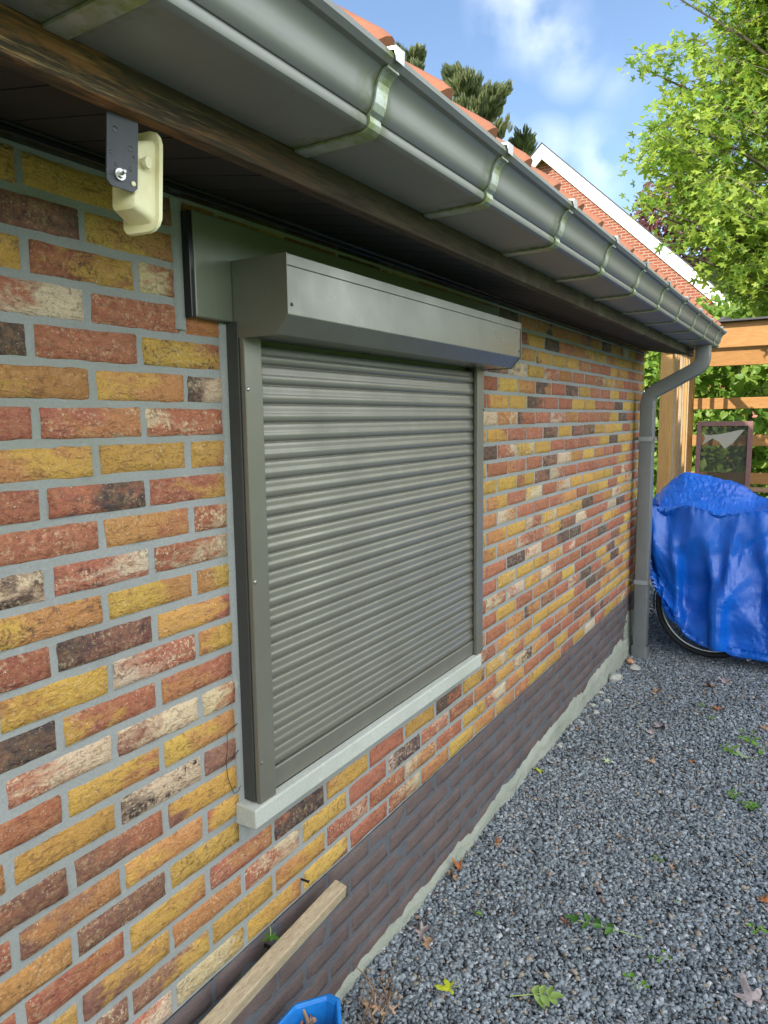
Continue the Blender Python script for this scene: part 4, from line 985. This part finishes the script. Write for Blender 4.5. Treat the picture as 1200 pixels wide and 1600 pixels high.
    # sharp creases of stiff sheeting, laid over the relaxed shape
    du = np.gradient(P_, axis=0); dv = np.gradient(P_, axis=1); nrm = np.cross(du, dv); nrm /= np.linalg.norm(nrm, axis=-1, keepdims=True)+1e-9
    if nrm[NU//2, 10, 0] > 0: nrm = -nrm
    sx_ = np.cumsum(np.linalg.norm(dv, axis=-1), axis=1); sy_ = P_[..., 1]
    dsp = f_*frnt*.7
    def facet(cy_, cx_, amp, ang, sd):
        r2 = np.random.default_rng(sd); G = r2.normal(0, 1, (90, 90)); ca_, sa_ = math.cos(ang), math.sin(ang)
        wy = sy_+.03*np.sin(7*sx_+sd); wx = sx_+.03*np.sin(6*sy_+2*sd)
        U_ = ((wy*ca_+wx*sa_)/cy_+40) % 88; V_ = ((-wy*sa_+wx*ca_)/cx_+40) % 88; iu = U_.astype(int); iv = V_.astype(int); u = U_-iu; v = V_-iv
        h00, h10, h01, h11 = G[iu, iv], G[iu+1, iv], G[iu, iv+1], G[iu+1, iv+1]
        return amp*np.where(u+v < 1, h00+(h10-h00)*u+(h01-h00)*v, h11+(h01-h11)*(1-u)+(h10-h11)*(1-v))
    dsp += facet(.13, .36, .017, .30, 1)+facet(.19, .27, .019, -.6, 2)+facet(.09, .18, .007, .8, 3)+facet(.05, .08, .0016, -.2, 4)
    dsp *= np.where(T[:, :, 0] > 4.95, .65, 1.)
    P_ = P_+nrm*dsp[..., None]
    i, j = np.meshgrid(np.arange(NU-1), np.arange(NV-1), indexing='ij'); q0 = (i*NV+j).ravel(); F = np.c_[q0, q0+NV, q0+NV+1, q0+1]
    tp = empty('blue_tarpaulin', (4.8, -.9, 0), 'crumpled shiny blue tarpaulin draped over the parked bicycles', 'tarpaulin')
    V = P_.reshape(-1, 3)-np.array([4.8, -.9, 0])
    o = mk('tarpaulin_sheet', V, F, MTARP, tp, smooth=True); o.data.set_sharp_from_angle(angle=R_(17))
    # eyelets along the hem
    def eye(iu, iv, nm='eyelet'):
        c = Vector(P_[iu, iv])-Vector((4.8, -.9, 0)); bm_ = B(); V2 = []; F2 = []
        seg = 18
        for k in range(seg):
            a = 2*math.pi*k/seg
            for (r, dx) in ((.0055, -.006), (.0085, -.0085), (.0115, -.006)): V2.append((c.x+dx, c.y+r*math.cos(a), c.z+r*math.sin(a)))
        for k in range(seg):
            for m_ in range(2): F2.append((k*3+m_, ((k+1) % seg)*3+m_, ((k+1) % seg)*3+m_+1, k*3+m_+1))
        mk(nm, V2, F2, MCLIP, tp, smooth=True)
    eye(67, 4); eye(1, 74); eye(135, 4); eye(200, 4)
    return P_
TP = tarpaulin()

# ------------------------------------------------------------------ timber shelter behind
sh = empty('timber_shelter', (7.0, 0, 0), 'open shelter of new yellow larch beams with flat felt roof behind the bicycles', 'shelter')
def sbox(name, a, b, mat, bev=.004): return box(name, (a[0]-7, a[1], a[2]), (b[0]-7, b[1], b[2]), mat, sh, bev)
sbox('post', (7.0, .178, 0), (7.10, .28, 2.30), MLARCHV)
sbox('post', (8.30, .185, 0), (8.42, .30, 2.30), MLARCHV)
sbox('post', (7.0, -3.05, 0), (7.12, -2.93, 2.30), MLARCHV)
sbox('post', (8.30, -3.05, 0), (8.42, -2.93, 2.30), MLARCHV)
sbox('front_beam', (6.96, -3.1, 2.115), (7.0-.002, .27, 2.325), MLARCH)
sbox('rear_beam', (8.42+.002, -3.1, 2.05), (8.47, .30, 2.24), MLARCH)
sbox('roof_strip', (6.90, -3.15, 2.329), (7.10, .30, 2.345), MFELT, .002)
sbox('roof_strip', (8.30, -3.15, 2.302), (8.52, .32, 2.318), MFELT, .002)
# louvre screen between the posts
k = 0; x = 7.16
while x < 8.29:
    o = B().box((-.011, -.014, .06), (.011, .014, 2.28)).build('slat', MSLAT if k % 3 else MLARCHV, sh, .002); o.location = (x-7, .228+.006*(k % 2), 0); x += .158; k += 1
for z in (1.60, 1.22, .83): sbox('rail', (8.262, -2.93, z), (8.297, .17, z+.115), MLARCH)
sbox('rail', (7.122, .262, 2.18), (8.298, .28, 2.29), MLARCH)
ft = lump('felt_scrap', (6.98, -.235, 2.352), (.05, .04, .028), MFELT, 'crumpled scrap of roofing felt on top of the shelter beam', 'felt scrap', None, 4)

# old framed pane leaning in the shelter
fp = empty('old_window', (7.45, -.10, .62), 'old purple brown window frame with torn film leaning inside the shelter', 'window')
fp.rotation_euler = (0, R_(4), 0)
y0, y1, zz0, zz1 = -.36, .12, .0, .86
B().box((-.02, y0, zz1-.045), (.02, y1, zz1)).box((-.02, y0, zz0), (.02, y1, zz0+.05)).box((-.02, y0, zz0+.0505), (.02, y0+.04, zz1-.0455)).box((-.02, y1-.04, zz0+.0505), (.02, y1, zz1-.0455)).build('sash_frame', MFW, fp, .003)
gm = bpy.data.materials.new('dusty_glass'); gm.use_nodes = True; nn_ = gm.node_tree; nn_.nodes.clear(); o_ = nn_.nodes.new('ShaderNodeOutputMaterial'); mx_ = nn_.nodes.new('ShaderNodeMixShader'); tr_ = nn_.nodes.new('ShaderNodeBsdfTransparent'); pr_ = nn_.nodes.new('ShaderNodeBsdfPrincipled')
pr_.inputs['Base Color'].default_value = (.16, .17, .15, 1); pr_.inputs['Roughness'].default_value = .12; tr_.inputs[0].default_value = (.55, .55, .52, 1); mx_.inputs[0].default_value = .22; nn_.links.new(tr_.outputs[0], mx_.inputs[1]); nn_.links.new(pr_.outputs[0], mx_.inputs[2]); nn_.links.new(mx_.outputs[0], o_.inputs[0])
box('pane', (-.003, y0+.04, zz0+.05), (.003, y1-.04, zz1-.045), gm, fp, 0)
mf = newmat('torn_film', color=(.36, .34, .28), rough=.6)
fl = [(y1-.06, .74), (y1-.12, .73), (y1-.2, .74), (y0+.10, .78), (y0+.07, .78), (y0+.16, .66), (y0+.23, .60), (y1-.20, .665), (y1-.14, .70), (y1-.055, .64), (y1-.075, .70)]
mk('torn_film', [(-.006, a, b) for a, b in fl]+[(-.0045, a, b) for a, b in fl], [tuple(range(len(fl))), tuple(range(len(fl), 2*len(fl)))[::-1]]+[(i, i+len(fl), (i+1) % len(fl)+len(fl), (i+1) % len(fl)) for i in range(len(fl))], mf, fp)
bd = box('board', (7.05, -1.1, .862), (7.30, -.33, .885), wood('brown_board', (.35, .22, .13), (.28, .16, .10), sc=(4, 20, 20)), None, .003); tag(bd, 'brown plank shelf lying level just above the tarpaulin', 'board')
lgs = B()
for yy_ in (-.42, -1.0):
    for xx_ in (7.08, 7.24): lgs.box((xx_, yy_, 0), (xx_+.04, yy_+.04, .861))
lg = lgs.build('trestle', MLARCHV); tag(lg, 'rough timber trestle legs carrying the brown plank', 'trestle')
# stand for the old window: plain crate
ct = empty('wooden_crate', (7.45, -.15, 0), 'slatted crate under the old window inside the shelter', 'crate')
for z in (.02, .16, .30, .44):
    B().box((-.15, -.33, z), (-.135, .26, z+.10)).box((.135, -.33, z), (.15, .26, z+.10)).box((-.134, -.33, z), (.134, -.315, z+.10)).box((-.134, .245, z), (.134, .26, z+.10)).build('slat_ring', MSLAT, ct, .002)
B().box((-.15, -.33, .56), (.15, .26, .575)).build('top_board', MSLAT, ct, .002)

# ------------------------------------------------------------------ vegetation
def place(base, N_, pos, rot3, scl):
    """instances base (k,3) -> array"""
    return np.einsum('nij,kj->nki', rot3, base)*scl[:, None, None]+pos[:, None, :]
def rots(n, rg, nrm=None, spread=1.):
    """random frames: local z near nrm, y random"""
    z = rg.normal(0, spread, (n, 3))+(np.array(nrm) if nrm is not None else 0); z /= np.linalg.norm(z, axis=1)[:, None]
    r = rg.normal(0, 1, (n, 3)); y = r-z*(r*z).sum(1)[:, None]; y /= np.linalg.norm(y, axis=1)[:, None]; x = np.cross(y, z); return np.stack([x, y, z], -1)
def leaf_cloud(name, pos, base, faces, mat, parent, rg, size, nrm=(0, 0, 1), spread=.8, dirs=None, rv=None):
    n = len(pos); Rm = rots(n, rg, nrm, spread)
    if dirs is not None:
        z = Rm[:, :, 2]; y = dirs-z*(dirs*z).sum(1)[:, None]; y /= np.linalg.norm(y, axis=1)[:, None]+1e-9; Rm = np.stack([np.cross(y, z), y, z], -1)
    V = place(np.array(base), n, pos, Rm, size*np.exp(rg.normal(0, .22, n))).reshape(-1, 3); k = len(base)
    F = (np.array(faces)[None]+k*np.arange(n)[:, None, None]).reshape(-1, len(faces[0]))
    o = mk(name, V, F, mat, parent); attr(o, 'rv', np.repeat(rg.uniform(0, 1, n) if rv is None else rv, k)); return o
lv, lf5 = mapleleaf(1.0, 5, .12, random.Random(1))
oval_v, oval_f = [(0, 0, 0), (-.32, .35, .06), (0, .4, 0), (.32, .35, .06), (-.22, .75, .04), (0, .75, -.02), (.22, .75, .04), (0, 1.05, -.08)], [(0, 2, 1, 1), ]
oval_f = [(0, 2, 1), (0, 3, 2), (1, 2, 5), (1, 5, 4), (2, 3, 6), (2, 6, 5), (4, 5, 7), (5, 6, 7)]
def maple():
    rg = np.random.default_rng(8)
    t = empty('maple_tree', (9.0, -2.9, 0), 'tall maple with bright sunlit green leaves reaching over the shelter', 'tree'); org = np.array([9., -2.9, 0])
    tr_ = B(); tr_.tube([(0, 0, 0), (.05, .05, 1.5), (-.05, .1, 3.2), (.05, .2, 5.5), (0, .3, 7.5)], [.22, .18, .15, .09, .04], 12)
    zb_ = [2.2, 2.5, 3.0, 3.35, 3.7, 3.95, 4.15, 4.35, 4.6, 4.85, 5.05, 5.3, 5.8, 6.5]; yb_ = [-.25, -.05, .15, .42, .58, .66, .40, .42, .45, .68, .30, .28, .0, -.6]
    pos = []; dirs = []
    tips = [(7.4, .70, 4.90), (7.6, .66, 4.02), (7.5, .60, 3.95), (7.3, .62, 3.60), (7.2, .55, 3.5), (7.3, .30, 3.12), (7.2, .45, 4.35), (7.2, .38, 5.35)]
    ns = 1900
    cls = [(rg.uniform(6.6, 9.5), rg.uniform(2.4, 6.6), (abs(rg.normal(0, .35)) if k % 2 else rg.uniform(0, 3.4))) for k in range(120)]
    for k in range(ns):
        if k < len(tips)*3: x, y, z = np.array(tips[k % len(tips)])+rg.normal(0, .06, 3)
        else:
            cl = cls[int(rg.integers(0, len(cls)))]; x, z = cl[0]+rg.normal(0, .22), cl[1]+rg.normal(0, .17); x = min(max(x, 6.4), 9.8); z = max(z, 2.3); yl = np.interp(z, zb_, yb_)-.05-.35*abs(x-7.6)**1.5*.6
            y = min(yl+.02, yl-cl[2]+rg.normal(0, .16))
            if z < 2.75 and x < 8.6: continue
            if 3.15 < z < 3.75 and y > .05 and rg.random() < .6: continue
        tip = np.array((x, y, z)); L_ = rg.uniform(.5, .95)
        d = np.array((rg.normal(-.25, .5), rg.uniform(.3, 1.1), rg.normal(.12, .25))); d /= np.linalg.norm(d); st = tip-d*L_+np.array((0, 0, rg.uniform(-.12, .10)))
        mid = (st+tip)/2+np.array((0, 0, rg.uniform(.0, .12)))
        if rg.random() < .6: tr_.tube([tuple(st-org), tuple(mid-org), tuple(tip-org)], [.004, .003, .0015], 4, False)
        m = int(rg.integers(20, 30)); u = rg.uniform(0, 1, m)**.8; c = (1-u)[:, None]**2*st+2*(u*(1-u))[:, None]*mid+(u**2)[:, None]*tip
        off = rg.normal(0, .065, (m, 3)); off[:, 2] -= .02; pos.append(c+off); dirs.append(d+rg.normal(0, .7, (m, 3))+np.array((0, 0, -.5)))
    for tp in tips+[(7.5, -.5, 5.6), (8, -1, 3), (7.0, -1.5, 4), (8.8, -.6, 4.8), (7.4, -2.0, 5.0)]:
        a = np.array(tp)-org; tr_.tube([(-.02, .1, min(a[2]-.8, 5)), tuple(a*.45+np.array((0, 0, .25*a[2]))), tuple(a*.8+np.array((0, 0, .10*a[2]))), tuple(a*.97)], [.06, .03, .015, .006], 6, False)
    tr_.build('trunk', MBARK, t, smooth=True)
    pos = np.vstack(pos)-org; dirs = np.vstack(dirs)
    leaf_cloud('crown', pos, lv, lf5, MMAP, t, rg, .052, (-.35, -.1, .8), .65, dirs)
maple()
def hedge():
    rg = np.random.default_rng(5); t = empty('hedge', (9.6, -1, 0), 'dense leafy hedge behind the timber shelter', 'hedge'); org = np.array([9.6, -1, 0])
    n = 34000; p = np.c_[9.0+rg.uniform(0, 1, n)**1.3*1.5, rg.uniform(-4.5, 2.0, n), rg.uniform(.02, 1, n)*2.85]
    p[:, 0] += .18*np.sin(p[:, 1]*4)*np.cos(p[:, 2]*4)
    leaf_cloud('foliage', p-org, oval_v, oval_f, MHED, t, rg, .10, (-.7, .1, .6), .6)
    s_ = B()
    for k in range(70):
        y = rg.uniform(-5, 1.8); x = rg.uniform(9.4, 9.9); s_.tube([(x-9.6, y+1, 0), (x-9.6+rg.normal(0, .1), y+1+rg.normal(0, .1), 1.3), (x-9.7+rg.normal(0, .15), y+1+rg.normal(0, .15), 2.6)], [.03, .02, .006], 5, False)
    s_.build('stems', MBARK, t)
hedge()
def shrub_front():
    rg = np.random.default_rng(15); t = empty('garden_hedge', (1, -7.5, 0), 'clipped green hedge along the far side of the lawn behind the photographer', 'hedge'); org = np.array([1, -7.5, 0])
    n = 6000; p = np.c_[rg.uniform(-6, 12, n), -7.0-rg.uniform(0, 1, n)**1.5*.9, rg.uniform(.02, 1, n)*2.3]
    leaf_cloud('foliage', p-org, oval_v, oval_f, MHED, t, rg, .22, (0, .6, .7), .6)
shrub_front()
def conifer(name, x, y, zt, zb0, rad, label, mat, seed, n, spire=False, sz=.5):
    rg = np.random.default_rng(seed); t = empty(name, (x, y, 0), label, 'tree', None)
    tr_ = B().tube([(0, 0, 0), (0, .1, zt*.5), (0, 0, zt*.97)], [.25, .18, .03], 8)
    # candle tufts: eight narrow blades round an upward axis
    base = []; fc = []
    for k in range(9):
        a = 2*math.pi*k/9; c, s_ = math.cos(a), math.sin(a); b0 = len(base); base += [(c*.03, s_*.03, 0), (c*.24-s_*.035, s_*.24+c*.035, .45+.05*(k % 3)), (c*.10, s_*.10, 1.0-.1*(k % 2)), (c*.24+s_*.035, s_*.24-c*.035, .35+.05*(k % 3))]; fc += [(b0, b0+1, b0+2), (b0, b0+2, b0+3)]
    pos = []; dr = []
    nb = 84
    per = n//nb
    for k in range(nb):
        h = zb0+(zt-zb0)*(k+.5)/nb; f = (zt-h)/(zt-zb0); r = rad*((f**.8) if spire else math.sin(math.pi*min(1, f*.80+.10))**.7)*rg.uniform(.55, 1.12)
        a = rg.uniform(0, 2*math.pi); tip = np.array((r*math.cos(a), r*math.sin(a), h+(.25*r if not spire else -.1*r))); st = np.array((0, 0, h-.3*r*(0 if spire else 1))); tr_.tube([tuple(st), tuple(tip)], [.04, .012], 4, False)
        m = per; u = rg.uniform(.25, 1, m)**.7; c = st+(tip-st)*u[:, None]+rg.normal(0, 1, (m, 3))*np.array((.22, .22, .14))*rad*.35; pos.append(c)
        d = (c*np.array((1, 1, 0)))/ (np.linalg.norm(c[:, :2], axis=1)[:, None]+1e-6)*.5+np.array((0, 0, 1.)); dr.append(d+rg.normal(0, .25, d.shape))
    pos.append(np.c_[rg.normal(0, .08, 12), rg.normal(0, .08, 12), zt-rg.uniform(0, .9, 12)]); dr.append(np.tile([0, 0, 1.], (12, 1)))
    pos = np.vstack(pos); dr = np.vstack(dr); dr /= np.linalg.norm(dr, axis=1)[:, None]; m = len(pos)
    r_ = rg.normal(0, 1, (m, 3)); xx_ = r_-dr*(r_*dr).sum(1)[:, None]; xx_ /= np.linalg.norm(xx_, axis=1)[:, None]; Rm = np.stack([xx_, np.cross(dr, xx_), dr], -1)
    V = place(np.array(base), m, pos, Rm, sz*np.exp(rg.normal(0, .2, m))).reshape(-1, 3); F = (np.array(fc)[None]+len(base)*np.arange(m)[:, None, None]).reshape(-1, 3)
    o = mk('crown', V, F, mat, t); attr(o, 'rv', np.repeat(rg.uniform(0, 1, m), len(base))); tr_.build('trunk', MBARK, t)
conifer('pine_tree', 28, 11.75, 14.9, 6.5, 1.85, 'full blue green pine whose rounded top rises above the gutter', MPINE, 3, 6000, False, .40)
conifer('pine_tree', 29, 15.3, 16.8, 7.0, 1.8, 'pine farther left of which only the right branch tips show over the roof tiles', MPINE, 6, 4200, False, .40)
conifer('spruce_tree', 30, 10.35, 12.9, 4.0, 1.9, 'small spiky spruce between the pine and the white gable', MSPR, 9, 4200, True, .34)
def plum():
    rg = np.random.default_rng(25); t = empty('plum_tree', (27, 3.6, 0), 'purple leaved plum tree beyond the gable roof', 'tree')
    n = 5200; a = rg.normal(0, 1, (n, 3)); a /= np.linalg.norm(a, axis=1)[:, None]; a *= (rg.uniform(0, 1, n)**.4)[:, None]; p = a*np.array((1.8, 1.9, 1.7))+np.array((0, -.25, 8.2)); k = np.sin(p[:, 1]*3.2)*np.sin(p[:, 2]*3.7+1)*np.sin(p[:, 0]*3)
    p = p[k < .25]; leaf_cloud('crown', p, oval_v, oval_f, MPLUM, t, rg, .15, (-.3, 0, .8), .8)
    b_ = B().tube([(0, 0, 0), (0, 0, 4), (.1, .1, 8)], [.2, .15, .05], 8)
    for k in range(14): b_.tube([(0, 0, 5.5+.15*k), (rg.normal(0, .8), rg.normal(0, .9), 8+rg.normal(0, .6))], [.05, .015], 5, False)
    b_.build('trunk', MBARK, t)
plum()

# ------------------------------------------------------------------ neighbouring houses
def gable_house():
    h = empty('gable_house', (18, 5.2, 0), 'orange brick house end with a white bargeboard rising behind the gutter', 'house')
    ya, za = 0.0, 7.90; s = .945; ye = 5.3; ze = za-ye*s
    V = [(0, -ye, -0), (0, ye, 0), (0, ye, ze), (0, ya, za), (0, -ye, ze), (.3, -ye, 0), (.3, ye, 0), (.3, ye, ze), (.3, ya, za), (.3, -ye, ze)]
    B().add(V, [(0, 1, 2, 3, 4)[::-1], (5, 6, 7, 8, 9), (0, 5, 6, 1), (1, 6, 7, 2), (2, 7, 8, 3), (3, 8, 9, 4), (4, 9, 5, 0)]).build('gable_wall', MGAB, h)
    B().box((.3, -ye, 0), (9, -ye+.3, ze)).box((.3, ye-.3, 0), (9, ye, ze)).build('side_wall', MGABX, h)
    cs = 1/math.hypot(1, s)
    for sg_ in (-1, 1):
        def pt(x, d, up_): return (x, sg_*d, za-d*s+up_/cs)
        def slab(nm, x0, x1, u0, u1, d0, d1, m): 
            V = [pt(x0, d0, u0), pt(x1, d0, u0), pt(x1, d1, u0), pt(x0, d1, u0), pt(x0, d0, u1), pt(x1, d0, u1), pt(x1, d1, u1), pt(x0, d1, u1)]; return B().add(V, [(0, 3, 2, 1), (4, 5, 6, 7), (0, 1, 5, 4), (1, 2, 6, 5), (2, 3, 7, 6), (3, 0, 4, 7)]).build(nm, m, h)
        slab('roof_slope', -.20, 9.2, .03, .16, 0, ye+.45, MSLATE)
        slab('bargeboard', -.245, -.205, -.09, .155, 0, 2.05, MWHITE); slab('bargeboard', -.246, -.206, -.09, .155, 2.06, ye+.46, MWHITE)
        slab('soffit_board', -.203, -.002, -.02, .028, 0, ye+.4, newmat('soffit_buff', color=(.45, .4, .34), rough=.7))
        slab('roof_edge_cap', -.26, -.12, .162, .185, 0, ye+.47, MFELT)
    wf = box('window_frame', (-.03, -2.6, 2.0), (.0-.002, -1.2, 3.2), MWHITE, h, .01); box('pane', (-.036, -2.52, 2.08), (-.0305, -1.28, 3.12), MGLASS, wf, 0)
gable_house()
def slate_house():
    h = empty('slate_house', (29, 3.0, 0), 'distant house with dark slate roof and small brick chimney behind the maple', 'house')
    B().box((-3, -4, 0), (3, 3.0, 4.4)).build('walls', MGAB, h)
    V = [(-3.4, -4.3, 4.2), (-3.4, 3.3, 4.2), (0, 3.3, 7.3), (0, -4.3, 7.3), (3.4, -4.3, 4.2), (3.4, 3.3, 4.2)]
    B().add(V+[(x, y, z-.15) for x, y, z in V], [(0, 3, 2, 1), (3, 4, 5, 2), (6, 7, 8, 9), (9, 8, 11, 10), (0, 1, 7, 6), (4, 10, 11, 5), (1, 2, 8, 7), (2, 5, 11, 8), (0, 6, 9, 3), (3, 9, 10, 4)]).build('roof', MSLATE, h)
    ch = B().box((-.35, 1.62, 6.5), (.35, 2.38, 8.05)).build('chimney', MGAB, h); B().box((-.42, 1.55, 8.052), (.42, 2.45, 8.17)).build('chimney_cap', MFELT, ch)
    f_ = box('window_frame', (-3.06, -1.8, 1.6), (-3.002, -.6, 2.9), MWHITE, h, .01); box('pane', (-3.066, -1.72, 1.68), (-3.0605, -.68, 2.82), MGLASS, f_, 0)
slate_house()
